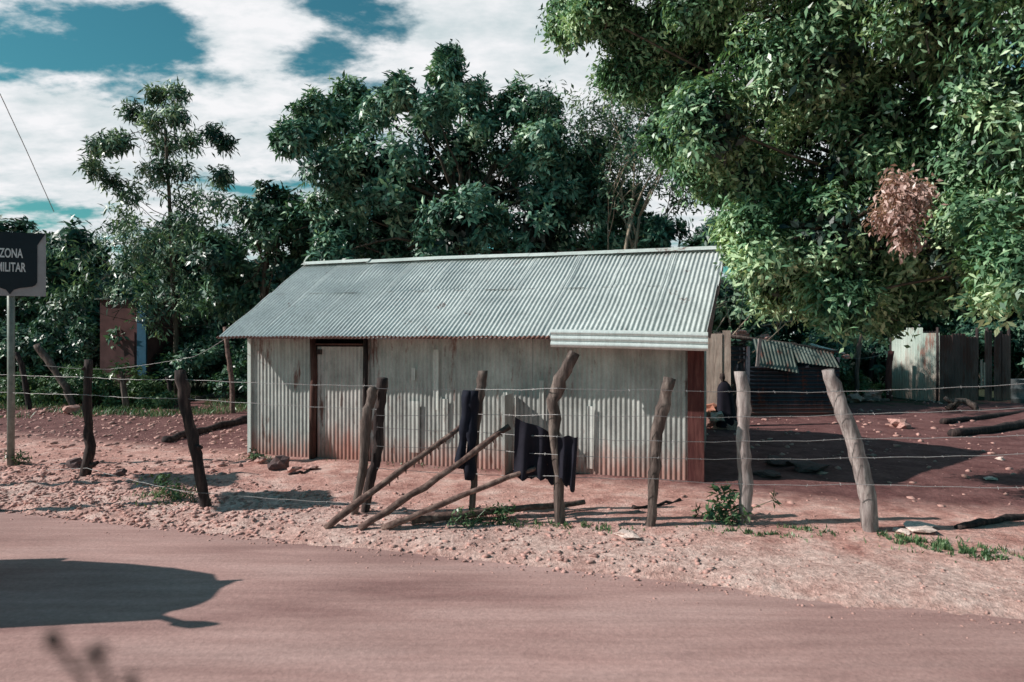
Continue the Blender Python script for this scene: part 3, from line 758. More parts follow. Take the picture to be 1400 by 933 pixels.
# ------------------------------------------------------------------ fence posts
def post(pix, rpx, label, mat='bark', Yb=None, name='fence_post', group='fence posts along the verge', wob=.22, seed=1, lean=0.0, stub=None):
    x, y = gp(*pix[0]); Y0 = y if Yb is None else Yb
    base = on(*( (x, y) if Yb is None else ((pix[0][0] - CX) / F * Yb, Yb)))
    pts = []; n = len(pix)
    for i, (px, py) in enumerate(pix):
        p = pt(px, py, Y0 + lean * i); p.z = max(p.z, 0) if i else -.12
        pts.append(p - base if i else Vector((p.x - base.x, 0, -.12)))
    # densify
    dp = []; dr = []
    for i in range(n - 1):
        for k in range(5):
            t = k / 5; dp.append(pts[i].lerp(pts[i + 1], t) + Vector((random.gauss(0, .006), random.gauss(0, .006), 0))); dr.append((rpx[i] * (1 - t) + rpx[i + 1] * t) / F * Y0)
    dp.append(pts[-1]); dr.append(rpx[-1] / F * Y0)
    mb = MB(); mb.tube(dp, dr, 9, wob, seed=seed)
    if stub:
        for (a, b, r) in stub:
            pa = pt(*a, Y0) - base; pb = pt(*b, Y0 - .05) - base; mb.tube([pa, pa.lerp(pb, .5), pb], [r / F * Y0, r * .8 / F * Y0, r * .6 / F * Y0], 7, .2)
    o = mb.build(name, M[mat], None, True); o.location = base
    return tag(o, label, 'post', group)
post([(115, 657), (124, 610), (119, 560), (122, 492)], [7, 6, 5.5, 5], 'thin dark knobbly fence post just right of the road sign', 'barkd', seed=3, stub=[((120, 640), (134, 632), 4), ((121, 500), (112, 506), 3)])
post([(285, 700), (272, 635), (256, 570), (247, 506)], [6.5, 7, 7, 7.5], 'dark fence post leaning left between gravel bank and hut', 'barkd', seed=4, stub=[((266, 610), (276, 612), 4)])
post([(496, 707), (506, 660), (516, 620), (519, 570), (523, 517)], [6, 7, 7, 7, 7], 'dark upright of the crossed post pair in front of the hut door', 'barkd', seed=5)
post([(482, 706), (494, 655), (499, 600), (503, 560), (512, 530)], [5, 5.5, 7, 7, 6], 'paler bent post leaning on the dark one before the hut door', 'bark', Yb=8.25, seed=6)
post([(645, 706), (648, 650), (650, 590), (656, 540), (660, 507)], [4.5, 4.5, 5, 6, 7], 'slim post with a thick dark top beside the hanging trousers', 'bark', seed=7)
post([(765, 721), (764, 650), (758, 590), (756, 548), (770, 512), (786, 482)], [7, 7.5, 8, 9, 9, 7.5], 'tall crooked fence post bending right up to the gutter', 'bark', seed=8)
post([(888, 726), (894, 660), (897, 600), (906, 560), (915, 517)], [6, 7, 7.5, 8.5, 8.5], 'dark fence post with a reddish knobbly top near the hut right corner', 'bark', seed=9, stub=[((912, 526), (922, 520), 4)])
post([(1018, 723), (1020, 660), (1014, 600), (1018, 550), (1012, 508)], [8.5, 9, 9.5, 9, 8], 'straight thick grey fence post right of the hut', 'barkl', seed=10)
post([(1190, 733), (1186, 675), (1170, 610), (1150, 555), (1132, 506)], [10, 11, 11, 9.5, 9], 'thickest grey fence post bending left at the right', 'barkl', seed=11)
# background posts and sticks
post([(104, 560), (90, 530), (68, 495), (50, 472)], [4.5, 4.5, 4.5, 4], 'grey post leaning steeply left in the back grass', 'bark', Yb=19.5, group='old posts behind', seed=12)
post([(42, 566), (36, 530), (30, 500), (22, 482)], [3.5, 3.5, 3.5, 3], 'thin dark leaning post behind the sign pole', 'barkd', Yb=19.5, group='old posts behind', seed=13)
post([(319, 540), (316, 510), (311, 480), (308, 447)], [3.5, 3.5, 3, 3], 'slim reddish post behind the left roof corner', 'pole', Yb=18.5, group='old posts behind', seed=14)
post([(236, 556), (233, 530), (229, 516)], [3, 3, 3], 'short dark stake between the two clearing bushes and hut', 'barkd', Yb=20.5, group='old posts behind', seed=15)
post([(1172, 556), (1171, 510), (1174, 475), (1181, 448)], [3, 3, 3, 3], 'thin crooked pale stick beyond the thick bent post', 'bark', Yb=22.5, group='old posts behind', seed=16)
post([(1216, 555), (1214, 520), (1218, 480)], [4, 4, 4], 'short reddish post at the left side of the latrine', 'redb', Yb=22.3, group='old posts behind', seed=17)
post([(1186, 535), (1191, 505), (1196, 482)], [3, 4, 3], 'broken dark stub behind the crooked pale stick', 'barkd', Yb=24.5, group='old posts behind', seed=18)
# sapling stump with leaves
sx = pt(172, 545, 19.6)
e = empty('sapling', on(sx.x, 19.6), 0, 'sprouting grey stump with leaf tufts in the clearing left of the hut', 'sapling')
mb = MB(); mb.tube([(.05, 0, -.1), (0, 0, .35), (-.08, 0, .8), (-.12, 0, 1.15)], [.10, .09, .08, .06], 8, .25); mb.tube([(-.05, 0, .7), (.15, 0, 1.0), (.28, 0, 1.15)], [.03, .02, .015], 6); mb.build('trunk', M['bark'], e, True)
g = np.random.default_rng(3); C = np.concatenate([g.normal(0, .12, (14, 3)) + [-.12, 0, 1.2], g.normal(0, .12, (12, 3)) + [.28, 0, 1.1]]); A = np.tile([[0, 0, 1.]], (26, 1))
leaf_obj('foliage', [leaves_arr(C, A, 8, .17, .08, .5, g)], M['lf_g'], e)

# ------------------------------------------------------------------ wires
def wire(pix, Ys, label, r=.0034, name='barbed_wire', group='fence wires', barbs=True, sag=1.5):
    mb = MB(); P = []
    for i in range(len(pix) - 1):
        a = pt(*pix[i], Ys[i]); b = pt(*pix[i + 1], Ys[i + 1]); n = max(4, int((b - a).length / .15))
        for k in range(n):
            t = k / n; p = a.lerp(b, t); p.z -= math.sin(math.pi * t) * sag / F * Ys[i] + .004 * math.sin(t * n * 1.9); P.append(p)
    P.append(pt(*pix[-1], Ys[-1])); mb.tube(P, r, 5)
    if barbs:
        for i in range(2, len(P) - 1):
            if i % 1 == 0:
                p = P[i]; d = Vector((random.uniform(-.3, .3), random.uniform(-1, 1), random.uniform(-1, 1))).normalized() * .016
                mb.tube([p - d, p + d], .0022, 3)
    return tag(mb.build(name, M['wire']), label, 'wire', group)
rp = [(645, 706), (765, 721), (888, 726), (1018, 723), (1190, 733)]
Yp = [gp(*p)[1] - .12 for p in rp]
Yall = [8.1] + Yp + [6.6]
for ys, lb_ in ([(531, 532, 531, 533, 535, 535, 519), 'top strand of wire across the right run of fence'], [(568, 566, 567, 569, 570, 566, 553), 'second strand from the top in the right run of fence'],
                [(584, 590, 597, 603, 603, 600, 592), 'middle strand of the right run of fence'], [(610, 612, 622, 626, 627, 626, 617), 'fourth strand from the top in the right run of fence'], [(640, 648, 651, 655, 662, 662, 668), 'bottom strand of the right run of fence']):
    wire([(x_, y_) for x_, y_ in zip((515, 650, 762, 900, 1015, 1172, 1500), ys)], Yall, lb_)
for ys, lb_ in ([(508, 516, 519, 528), 'top strand of wire in the left run of fence'], [(532, 540, 545, 560), 'second strand of wire in the left run of fence'], [(645, 640, 672, 690), 'slack bottom strand in the left run of fence']):
    wire([(x_, y_) for x_, y_ in zip((-60, 119, 252, 515), ys)], [12.5, 10.4, 8.6, 8.2], lb_, r=.0034)
wire([(0, 128), (36, 205), (74, 290)], [20, 21, 22], 'thin overhead cable slanting down through the sky at upper left', r=.012, name='overhead_cable', group=None, barbs=False, sag=0)
wire([(1205, 484), (1180, 490), (1100, 488)], [21.5, 22, 23], 'thin rear wire between the crooked stick and latrine', r=.005, group='rear wires', barbs=False)
wire([(310, 462), (265, 488), (150, 505), (60, 500)], [12.4, 17, 19.5, 19.4], 'rear wire running from the roof corner to the leaning posts', r=.005, group='rear wires', barbs=False)

# ------------------------------------------------------------------ fallen poles
def pole(p0, p1, Y0, Y1, r0, r1, label, mat='pole', bend=.04, knots=0, name='wooden_pole'):
    a = pt(*p0, Y0); b = pt(*p1, Y1); a.z = max(a.z, gh(a.x, a.y) + (r0 if p1[1] > 690 else 0))
    if p1[1] > 690: b.z = gh(b.x, b.y) + .10
    base = Vector((a.x, a.y, gh(a.x, a.y))); n = 12; P = []; Rr = []
    for i in range(n + 1):
        t = i / n; p = a.lerp(b, t); p.z += bend * math.sin(math.pi * t) + random.gauss(0, .006); p.x += random.gauss(0, .006); P.append(p - base); Rr.append((r0 * (1 - t) + r1 * t) * random.uniform(.9, 1.1))
    mb = MB(); mb.tube(P, Rr, 8, .18, seed=int(p0[0]))
    for k in range(knots):
        t = .45 + .55 * k / knots; p = (a.lerp(b, t) - base); mb.tube([p, p + Vector((.01, -.02, -.055))], [.014, .006], 5)
    o = mb.build(name, M[mat], None, True); o.location = base
    return tag(o, label, 'pole', 'loose poles of the broken gate')
pole((445, 728), (630, 585), 7.65, 8.3, .045, .03, 'steepest bare pole slanting up to the hanging trousers', knots=9, bend=.02)
pole((492, 728), (697, 583), 7.6, 8.2, .042, .034, 'middle slanting pole of the broken gate', knots=9, bend=-.02)
pole((521, 727), (748, 634), 7.6, 8.0, .04, .026, 'lowest slanting pole of the broken gate', bend=.02)
pole((561, 724), (800, 699), 7.8, 8.5, .055, .03, 'long pole lying on the ground under the fence', bend=.0)
def log(pix, r, label, mat='barkd', name='log'):
    P = []; x0_, y0_ = gp(*pix[0]); base = on(x0_, y0_)
    for p in pix:
        x, y = gp(*p); P.append(on(x, y, r * .7) - base)
    D = []
    for i in range(len(P) - 1):
        for k in range(4): D.append(P[i].lerp(P[i + 1], k / 4) + Vector((0, 0, random.gauss(0, .01))))
    D.append(P[-1]); mb = MB(); mb.tube(D, [r * random.uniform(.75, 1.1) for _ in D], 8, .25)
    o = mb.build(name, M[mat], None, True); o.location = base; return tag(o, label, 'log')
log([(226, 609), (262, 600), (300, 590), (342, 583)], .085, 'dark crooked log on the ground left of the hut corner')
log([(160, 560), (240, 562), (290, 556), (345, 556)], .07, 'long thin log lying across the back of the clearing', 'bark')
log([(1308, 731), (1350, 724), (1400, 718), (1450, 712)], .04, 'dark gnarled stick on the verge at the right edge')
log([(865, 702), (890, 699), (930, 690)], .022, 'short dark stick behind the fence post with the reddish top')
log([(1300, 602), (1345, 597), (1400, 588), (1450, 586)], .10, 'long dark log at the right behind the hut shadow')
log([(1288, 583), (1330, 577), (1400, 571), (1460, 570)], .08, 'thinner dark log in front of the rusty panels')
log([(1130, 556), (1170, 556), (1215, 556)], .07, 'pinkish log lying left of the latrine', 'pole')
log([(395, 655), (415, 652), (432, 645)], .025, 'small bent dark stick below the door post')
# root-like driftwood in front of latrine
x_, y_ = gp(1315, 568); base = on(x_, y_)
mb = MB()
for a in ([(-.45, 0, .05), (-.2, 0, .3), (.1, 0, .32), (.5, 0, .08)], [(-.1, 0, .3), (-.15, .1, .15), (-.2, .2, 0)], [(.1, 0, .3), (.3, -.1, .2), (.32, -.2, 0)], [(-.3, 0, .25), (-.5, .1, .4)]):
    mb.tube([Vector(p) * .9 for p in a], [.08] * (len(a) - 1) + [.05], 8, .3)
o = mb.build('tree_root', M['bark'], None, True); o.location = base; tag(o, 'gnarled grey tree root arching on the soil before the latrine', 'root')

# ------------------------------------------------------------------ cloth on the fence
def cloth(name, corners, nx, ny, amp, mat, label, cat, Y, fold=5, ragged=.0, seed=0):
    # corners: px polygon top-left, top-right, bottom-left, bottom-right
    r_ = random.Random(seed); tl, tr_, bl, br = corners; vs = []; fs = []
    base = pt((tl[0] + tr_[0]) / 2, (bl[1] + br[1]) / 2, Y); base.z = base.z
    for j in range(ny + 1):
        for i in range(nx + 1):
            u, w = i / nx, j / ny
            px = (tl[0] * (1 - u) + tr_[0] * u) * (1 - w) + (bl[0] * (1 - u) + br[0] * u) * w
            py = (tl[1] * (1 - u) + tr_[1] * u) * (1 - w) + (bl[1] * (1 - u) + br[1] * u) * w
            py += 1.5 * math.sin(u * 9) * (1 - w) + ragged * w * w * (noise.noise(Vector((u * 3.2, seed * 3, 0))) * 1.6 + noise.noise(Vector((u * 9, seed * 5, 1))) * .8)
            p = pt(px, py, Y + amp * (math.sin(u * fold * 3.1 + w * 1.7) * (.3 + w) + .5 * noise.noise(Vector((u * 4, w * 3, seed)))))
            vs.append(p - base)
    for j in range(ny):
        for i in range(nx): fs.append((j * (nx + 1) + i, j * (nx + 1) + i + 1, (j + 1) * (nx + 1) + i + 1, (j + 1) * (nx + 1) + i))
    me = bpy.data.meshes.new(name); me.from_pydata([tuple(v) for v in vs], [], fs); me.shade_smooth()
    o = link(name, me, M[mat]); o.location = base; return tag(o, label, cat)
cloth('dark_cloth', [(704, 570), (768, 598), (702, 652), (776, 664)], 24, 18, .05, 'cloth', 'wide ragged dark cloth on the wires left of the crooked post, doubling as the wall shadow', 'cloth', 7.95, 6, 7, 1)  # top corner raised so the cloth stands in for the wall shadow
cloth('dark_cloth', [(762, 597), (790, 597), (764, 655), (786, 672)], 14, 18, .04, 'cloth', 'narrow black rag hanging at the crooked post', 'cloth', 7.72, 4, 9, 2)
# trousers
e = empty('trousers', pt(641, 655, 8.15), 0, 'dark navy trousers hanging upside down on the wire beside the slim post', 'trousers')
mb = MB(); b0 = e.location
for legp in ([(640, 534), (638, 570), (634, 600), (628, 640)], [(647, 534), (646, 570), (644, 605), (642, 655)]):
    P = [pt(*p, 8.15) - b0 for p in legp]; D = []
    for i in range(3):
        for k in range(4): D.append(P[i].lerp(P[i + 1], k / 4) + Vector((0, random.gauss(0, .01), 0)))
    D.append(P[-1]); mb.tube(D, [.062 + .012 * math.sin(i * 1.3) for i in range(len(D))], 10, .35, seed=int(legp[0][0]))
mb.build('trouser_legs', M['navy'], e, True)

# ------------------------------------------------------------------ road sign
sp_ = on(*gp(15, 640)); SA_ = R(22)
sg = empty('road_sign', sp_, SA_, 'dark shield-shaped ZONA MILITAR sign on a grey pole at the left edge', 'sign')
sY = sp_.y
ppm = F / sY * math.cos(SA_)     # px per metre on board
zc = lambda py: H - (py - HY) / F * sY - sp_.z
mb = MB(); mb.tube([(0, 0, -.2), (.005, 0, 1.5), (0, 0, zc(322))], .055, 12); mb.build('pole', M['pole_m'], sg, True)
bw = 38 / ppm; zt, zb = zc(319), zc(405)
mb = MB(); mb.box((0.01, -.075, (zt + zb) / 2), (2 * bw, .02, zt - zb)); mb.build('sign_board', M['signl'], sg)
dw = 29 / ppm
half = [(0, zc(403)), (4 / ppm, zc(397)), (10 / ppm, zc(394.5)), (24 / ppm, zc(392)), (dw - 2 / ppm, zc(390)), (dw, zc(386)), (dw, zc(335)), (bw, zt + .004)]
poly = half + [(-x, z) for x, z in reversed(half[1:])]
vs = [(x + .01, y, z) for y in (-.089, -.099) for x, z in poly]; n = len(poly)
fs = [tuple(range(n - 1, -1, -1)), tuple(range(n, 2 * n))] + [(i, (i + 1) % n, n + (i + 1) % n, n + i) for i in range(n)]
mb = MB(); mb.add(vs, fs); mb.build('shield_panel', M['signd'], sg)
def text(body, size, x, z, name='sign_text'):
    cu = bpy.data.curves.new('t', 'FONT'); cu.body = body; cu.size = size; cu.align_x = 'CENTER'; cu.extrude = .002; cu.offset = .004
    to = bpy.data.objects.new('t', cu); me = bpy.data.meshes.new_from_object(to); bpy.data.objects.remove(to)
    rot = Matrix.Rotation(R(90), 4, 'X'); me.transform(Matrix.Translation((x, -.103, z)) @ rot @ Matrix.Scale(.52, 4, (1, 0, 0)))
    me.name = name; link(name, me, M['signt'], sg)
text('ZONA', .215, .03, zc(353)); text('MILITAR', .215, .03, zc(372))
# two unseen boards added at left to cast the shadow patches on the dirt
for (x_, y_, lb_) in ((-7.55, 8.55, 'nearer unseen board on a pole, added at left to cast a shadow patch'), (-9.35, 9.75, 'farther unseen board on a pole, added at left to cast a shadow patch')):
    s2 = empty('road_sign', on(x_, y_), R(-72), lb_, 'sign', 'unseen boards added for shadow patches')
    for c in list(sg.children):
        if c.name.startswith(('pole', 'sign_board')):
            c2 = c.copy(); COL.objects.link(c2); c2.parent = s2

# ------------------------------------------------------------------ lean-to shed
lx0, lx1 = pt(1020, 0, 18.9).x, pt(1150, 0, 18.9).x
sh = empty('lean_to_shed', (lx0, 18.6, gh(lx0, 18.6)), R(4), 'low black corrugated lean-to shed with mossy sagging roof sheets right of the hut', 'shed')
wd = lx1 - lx0
zz = lambda py: H - (py - HY) / F * 18.7 - sh.location.z
mb = MB(); z_ = -.05
for i in range(2): corr(mb, (0, -.01 * i, z_ + i * .68), (0, 0, 1), (1, 0, 0), (0, -1, 0), .74, wd - .12, amp=.022, pitch=.11, rows=4)
mb.build('front_wall', M['darkz'], sh, True)
mb = MB(); corr(mb, (0, 0, 0), (0, 1, 0), (0, 0, 1), (-1, 0, 0), 2.4, 1.9, amp=.012); mb.build('side_wall', M['darkz'], sh, True); mb = MB(); corr(mb, (wd - .1, 0, 0), (0, 1, 0), (0, 0, 1), (1, 0, 0), 2.4, 1.6, amp=.012); mb.build('side_wall', M['darkz'], sh, True)
def rsheet(x0_, x1_, zt0, zt1, zb0, zb1, dy, mat):
    mb = MB(); nc = int((x1_ - x0_) / .1 * 8); vs = []; fs = []
    for i in range(nc + 1):
        t = i / nc; x = x0_ + (x1_ - x0_) * t; d = .014 * math.sin(2 * math.pi * x / .1)
        for j in range(4):
            w = j / 3; vs.append((x, -.22 + dy + .42 * w - d * .6, (zb0 * (1 - t) + zb1 * t) * (1 - w) + (zt0 * (1 - t) + zt1 * t) * w + d * .6))
    for i in range(nc):
        for j in range(3): a = i * 4 + j; fs.append((a, a + 4, a + 5, a + 1))
    mb.add(vs, fs); return mb.build('roof_sheet', M[mat], sh, True)
rsheet(.15, 1.28, zz(463) , zz(470), zz(500), zz(510), 0, 'mossz')
rsheet(1.25, 2.45, zz(470), zz(482), zz(495), zz(503), .05, 'mossz')
mb = MB(); mb.tube([(-.9, .26, zz(457)), (.2, .26, zz(464)), (1.3, .27, zz(471)), (2.7, .26, zz(482))], [.05, .045, .04, .03], 8, .2); mb.build('ridge_pole', M['bark'], sh, True)
mb = MB(); mb.box((.16, -.2, zz(482)), (.09, .04, .75), Matrix.Rotation(R(6), 3, 'Y')); mb.build('end_board', M['barkl'], sh)
for xx, h_ in ((-.55, zz(452)), (.15, zz(450)), (wd - .1, zz(480))):
    mb = MB(); mb.tube([(xx, .75, 0), (xx + .02, .75, h_ * .5), (xx, .75, h_)], [.045, .04, .035], 7, .2); mb.build('support_post', M['barkd'], sh, True)
mb = MB()
for k in range(5): mb.box((-.35, .3, zz(492) + .12 * k), (.75, .03, .05), Matrix.Rotation(R(random.uniform(-3, 3)), 3, 'Y'))
mb.build('slats', M['barkd'], sh)
mb = MB(); mb.tube([(2.0, .55, zz(474) + .05), (2.6, .5, zz(480)), (2.95, .45, zz(484))], [.035, .035, .02], 7, .1); mb.build('roof_rod', M['pale'], sh, True)
for (px, py, w, lb_) in [(1012, 457, 22, 'flat pink stone on the left end of the lean-to roof'), (1046, 461, 15, 'pink stone holding the lean-to roof at the middle left'), (1083, 470, 9, 'small orange stone in the middle of the lean-to roof'), (1134, 480, 14, 'orange stone at the right end of the lean-to roof'), (1156, 488, 10, 'pale stone at the tip of the lean-to ridge pole')]:
    me = rock_mesh(px, flat=.5); o = link('roof_stone', me, M['brick' if 1080 < px < 1140 else 'rock']); r_ = w / 2 / F * 19.4
    o.location = pt(px, py, 19.4 + (0.02 if px > 1060 else 0)); o.scale = (r_, r_, r_); tag(o, lb_, 'stone', 'stones weighing down the lean-to roof')
# upright board
bx0, bx1 = pt(966, 0, 16.6), pt(999, 0, 16.6)
e = empty('plywood_board', on((bx0.x + bx1.x) / 2, 16.6), R(-16), 'tall pinkish plywood board standing behind the right corner of the hut', 'board')
zt = H + (462 - 452) / F * 16.6 - e.location.z
mb = MB(); mb.box((-.12, 0, (zt - .08) / 2), (.40, .03, zt - .08)); mb.box((.185, .02, zt / 2), (.19, .03, zt)); mb.build('board_panel', M['pink'], e)
mb = MB(); mb.box((.1, .08, zt * .4), (.05, .12, zt * .8)); mb.build('prop', M['barkd'], e)
# stake with dark rag
x_ = pt(990, 0, 15.9).x; e = empty('rag_on_stake', on(x_, 15.9), 0, 'black rag draped over a knobbed stake before the plywood board', 'rag')
mb = MB(); mb.tube([(0, 0, -.05), (-.02, 0, .6), (-.03, 0, 1.12), (-.04, 0, 1.2), (-.04, 0, 1.3)], [.03, .03, .035, .065, .05], 9, .1); mb.build('stake', M['barkd'], e, True)
vs = []; fs = []; nA, nB = 28, 12
for j in range(nB + 1):
    t = j / nB; 
    for i in range(nA):
        a = 2 * math.pi * i / nA; r_ = (.04 + .10 * min(1, t * 6) ** .5 + .07 * t) * (1 + .16 * math.sin(a * 5 + t) * t)
        vs.append((r_ * math.cos(a) * 1.1 + .07 * t, r_ * math.sin(a) * .6, 1.13 - 1.08 * t + .10 * max(0, math.cos(a)) * (1 - t) * 0))
for j in range(nB):
    for i in range(nA): fs.append((j * nA + i, j * nA + (i + 1) % nA, (j + 1) * nA + (i + 1) % nA, (j + 1) * nA + i))
mb = MB(); mb.add(vs, fs); mb.build('rag', M['cloth'], e, True)

# ------------------------------------------------------------------ latrine
cx_, cy_ = pt(1283, 0, 21.8).x, 21.8
la = empty('latrine', (cx_, cy_, gh(cx_, cy_) - .05), 0, 'square zinc latrine, one face faded green, the other rusty with shade in its colour', 'latrine')
lh = H + (462 - 452) / F * 21.8 - la.location.z
p1 = Vector((pt(1219, 0, 23.6).x - cx_, 1.8, 0)); p2 = Vector((pt(1352, 0, 22.0).x - cx_, .25, 0))
def face(a, b, n_, mats, hs, nm='wall_sheet'):
    u = (b - a).normalized(); Lf = (b - a).length; nrm = u.cross(Vector((0, 0, 1))); 
    for i in range(n_):
        w = Lf / n_; mb = MB(); corr(mb, a + u * (w * i) + nrm * (.012 * (i % 2)), u, (0, 0, 1), nrm, w + .03, hs[i], amp=.012, pitch=.11, rows=1); mb.build(nm, M[mats[i]], la, True)
z0 = Vector((0, 0, 0))
face(p1, z0, 3, ['latr', 'latr', 'latr'], [lh + .02, lh + .1, lh - .08])
face(z0, p2 * .78, 3, ['latd', 'latd', 'latd'], [lh - .15, lh - .1, lh - .2])
face(p2 * .93, p2 * 1.06, 1, ['latd'], [lh])
face(p2 * 1.12, p2 * 1.45, 2, ['latd', 'latd'], [lh - .02, lh - .12])
q = p1 + p2; face(q, p1, 2, ['latd', 'latd'], [lh, lh]); 
for p in (z0, p1, p2, p2 * .8, p2 * 1.45):
    mb = MB(); mb.tube([p + Vector((0, .05, 0)), p + Vector((.01, .05, lh * .5)), p + Vector((0, .05, lh + .1))], .045, 7, .2); mb.build('corner_post', M['barkd'], la, True)
mb = MB(); mb.box(p2 * .85 + Vector((0, -.03, 1.0)), (.06, .03, .9)); mb.box(p2 * .91 + Vector((0, -.03, .95)), (.05, .03, .8)); mb.build('slit_light_strip', M['pink'], la)  # pale strips stand in for light through the slits
# grey drum at right edge
x_, y_ = pt(1398, 0, 20.5).x, 20.5
e = empty('metal_drum', on(x_, y_), 0, 'grey metal drum standing at the right edge before the rusty panels', 'drum')
prof = [(0, 0), (.29, 0), (.29, .28), (.305, .3), (.29, .32), (.29, .58), (.305, .6), (.29, .62), (.29, .86), (.30, .88), (.28, .88), (.28, .84), (0, .84)]
vs = []; fs = []; nA = 28
for r_, z in prof:
    for i in range(nA): a = 2 * math.pi * i / nA; vs.append((r_ * math.cos(a), r_ * math.sin(a), z))
for j in range(len(prof) - 1):
    for i in range(nA): fs.append((j * nA + i, j * nA + (i + 1) % nA, (j + 1) * nA + (i + 1) % nA, (j + 1) * nA + i))
mb = MB(); mb.add(vs, fs); mb.build('drum_body', M['drum'], e, True)
mb = MB(); mb.tube([(.15, -.05, .84), (.15, -.05, .87)], .04, 10); mb.build('bung', M['steel'], e)

# ------------------------------------------------------------------ small house with blue frame
hx = pt(168, 0, 21.5).x - .2
e = empty('small_house', on(hx, 22.6), R(-8), 'small dark red house with a blue door frame among the trees at left', 'house')
mb = MB(); mb.box((-.45, .9, 1.6), (1.7, 1.8, 3.2)); mb.build('wall', M['redwall'], e)
mb = MB(); mb.box((-.45, .9, 3.23), (1.95, 2.0, .05), Matrix.Rotation(R(3), 3, 'X')); mb.build('roof', M['mossz'], e)
mb = MB(); mb.box((.25, -.03, 1.55), (.32, .06, 3.1)); mb.build('door_frame', M['blue'], e)
mb = MB(); mb.box((-.42, -.02, 1.05), (.8, .03, 2.05)); d_ = mb.build('door', M['redwall'], e)

# ------------------------------------------------------------------ unseen three-wheeler added and shaped to cast the road shadow
vh = empty('shadow_three_wheeler', (-5.05, 5.42, 0), math.atan2(RD.y, RD.x), 'unseen red three-wheeled taxi added beyond the left edge to cast the road shadow', 'three-wheeler')
vh.scale = (1, 1, 1.13)
def prism(mb, prof, y0, y1, inset=0):
    n = len(prof); vs = [(x, y0, z) for x, z in prof] + [(x, y1, z) for x, z in prof]
    mb.add(vs, [tuple(range(n)), tuple(range(2 * n - 1, n - 1, -1))] + [(i, n + i, n + (i + 1) % n, (i + 1) % n) for i in range(n)])
mb = MB(); prism(mb, [(-2.0, .35), (-2.0, .95), (-.95, .95), (-.95, .5), (-.45, .5), (-.25, .95), (0, .9), (.12, .6), (.1, .35)], -.55, .55); mb.build('body', M['carred'], vh)
mb = MB(); ca = [(-2.08, .36, 1.5), (-1.95, .44, 1.72), (-1.5, .48, 1.82), (-1.0, .50, 1.85), (-.5, .50, 1.82), (-.2, .40, 1.74), (-.05, .33, 1.66), (.08, .24, 1.60)]; vs = []; fs = []
for (x, w_, z) in ca:
    for k in range(9):
        a = -1 + k / 4; vs.append((x, w_ * a, z - .12 * abs(a) ** 3))
    for k in range(9):
        a = 1 - k / 4; vs.append((x, w_ * a * .97, z - .12 * abs(a) ** 3 - .05))
for j in range(len(ca) - 1):
    for k in range(18): fs.append((j * 18 + k, j * 18 + (k + 1) % 18, (j + 1) * 18 + (k + 1) % 18, (j + 1) * 18 + k))
mb.add(vs, fs); mb.build('canopy', M['black'], vh, True)
mb = MB(); prism(mb, [(-2.06, .95), (-2.04, 1.56), (-1.99, 1.56), (-2.01, .95)], -.5, .5); mb.build('rear_panel', M['black'], vh)
mb = MB(); prism(mb, [(-.03, .92), (-.12, 1.65), (-.10, 1.65), (-.01, .92)], -.48, .48); mb.build('windscreen', M['glass'], vh)
for s_ in (-.46, .46):
    mb = MB(); mb.tube([(-.0, s_, .9), (-.12, s_, 1.68)], .02, 6); mb.build('roof_pillar', M['steel'], vh)
    mb = MB(); mb.tube([(-1.1, s_, .95), (-1.1, s_, 1.78)], .02, 6); mb.build('roof_pillar', M['steel'], vh)
mb = MB(); mb.tube([(-.1, -.36, 1.6), (.28, -.42, 1.6)], .03, 6); mb.tube([(.22, -.42, 1.6), (.36, -.40, 1.6), (.50, -.34, 1.58)], [.05, .07, .03], 10); mb.build('mirror', M['black'], vh, True)  # mirror pushed forward to add a prong to the cast shadow
for (wx, wy) in ((-1.65, -.5), (-1.65, .5), (-.15, 0)):
    mb = MB(); P = []
    for i in range(24):
        a = 2 * math.pi * i / 24
        for (r_, y) in ((.20, -.05), (.26, -.05), (.28, -.02), (.28, .02), (.26, .05), (.20, .05)): P.append((wx + r_ * math.cos(a), wy + y, .28 + r_ * math.sin(a)))
    mb.add(P, [(i * 6 + k, i * 6 + (k + 1) % 6, ((i + 1) % 24) * 6 + (k + 1) % 6, ((i + 1) % 24) * 6 + k) for i in range(24) for k in range(6)]); w_ = mb.build('wheel', M['black'], vh, True)
    mb = MB(); mb.tube([(wx, wy - .03, .28), (wx, wy + .03, .28)], .2, 16); mb.build('rim', M['steel'], w_)
mb = MB(); mb.tube([(.1, 0, .75), (.16, 0, .75)], .08, 14); mb.build('headlight', M['glass'], vh)
mb = MB(); mb.box((-1.4, 0, 1.0), (.6, 1.0, .14)); mb.box((-1.75, 0, 1.2), (.12, 1.0, .4)); mb.build('seat', M['black'], vh)

# ------------------------------------------------------------------ weed stalks close to the camera
def stalk(px, py, Y, pts, heads, label):
    b = pt(px, py, Y); base = Vector((b.x - .02, Y, gh(b.x, Y)))
    e = empty('weed_stalk', base, 0, label, 'weed stalk')
    mb = MB()
    mb.tube([(0, 0, -.02), (.03, 0, .7), (.0, 0, 1.3)] + [pt(*p, Y) - base for p in pts], [.008, .007, .005] + [.0024] * len(pts), 7); mb.build('stem', M['barkd'], e, True)
    for (p0, p1, r_) in heads:
        mb = MB(); a = pt(*p0, Y) - base; c = pt(*p1, Y) - base; st = pt(*pts[-2], Y) - base
        mb.tube([st, a], .0018, 5)
        mb.tube([a, a.lerp(c, .25), a.lerp(c, .5), a.lerp(c, .8), c], [.25 * r_, .85 * r_, r_, .8 * r_, .3 * r_], 10, .15); mb.build('seed_head', M['barkd'], e, True)
stalk(100, 925, .47, [(115, 930), (95, 905), (80, 885)], [((80, 888), (66, 862), .0060)], 'blurred thin dark stalk closest to the camera at lower left')
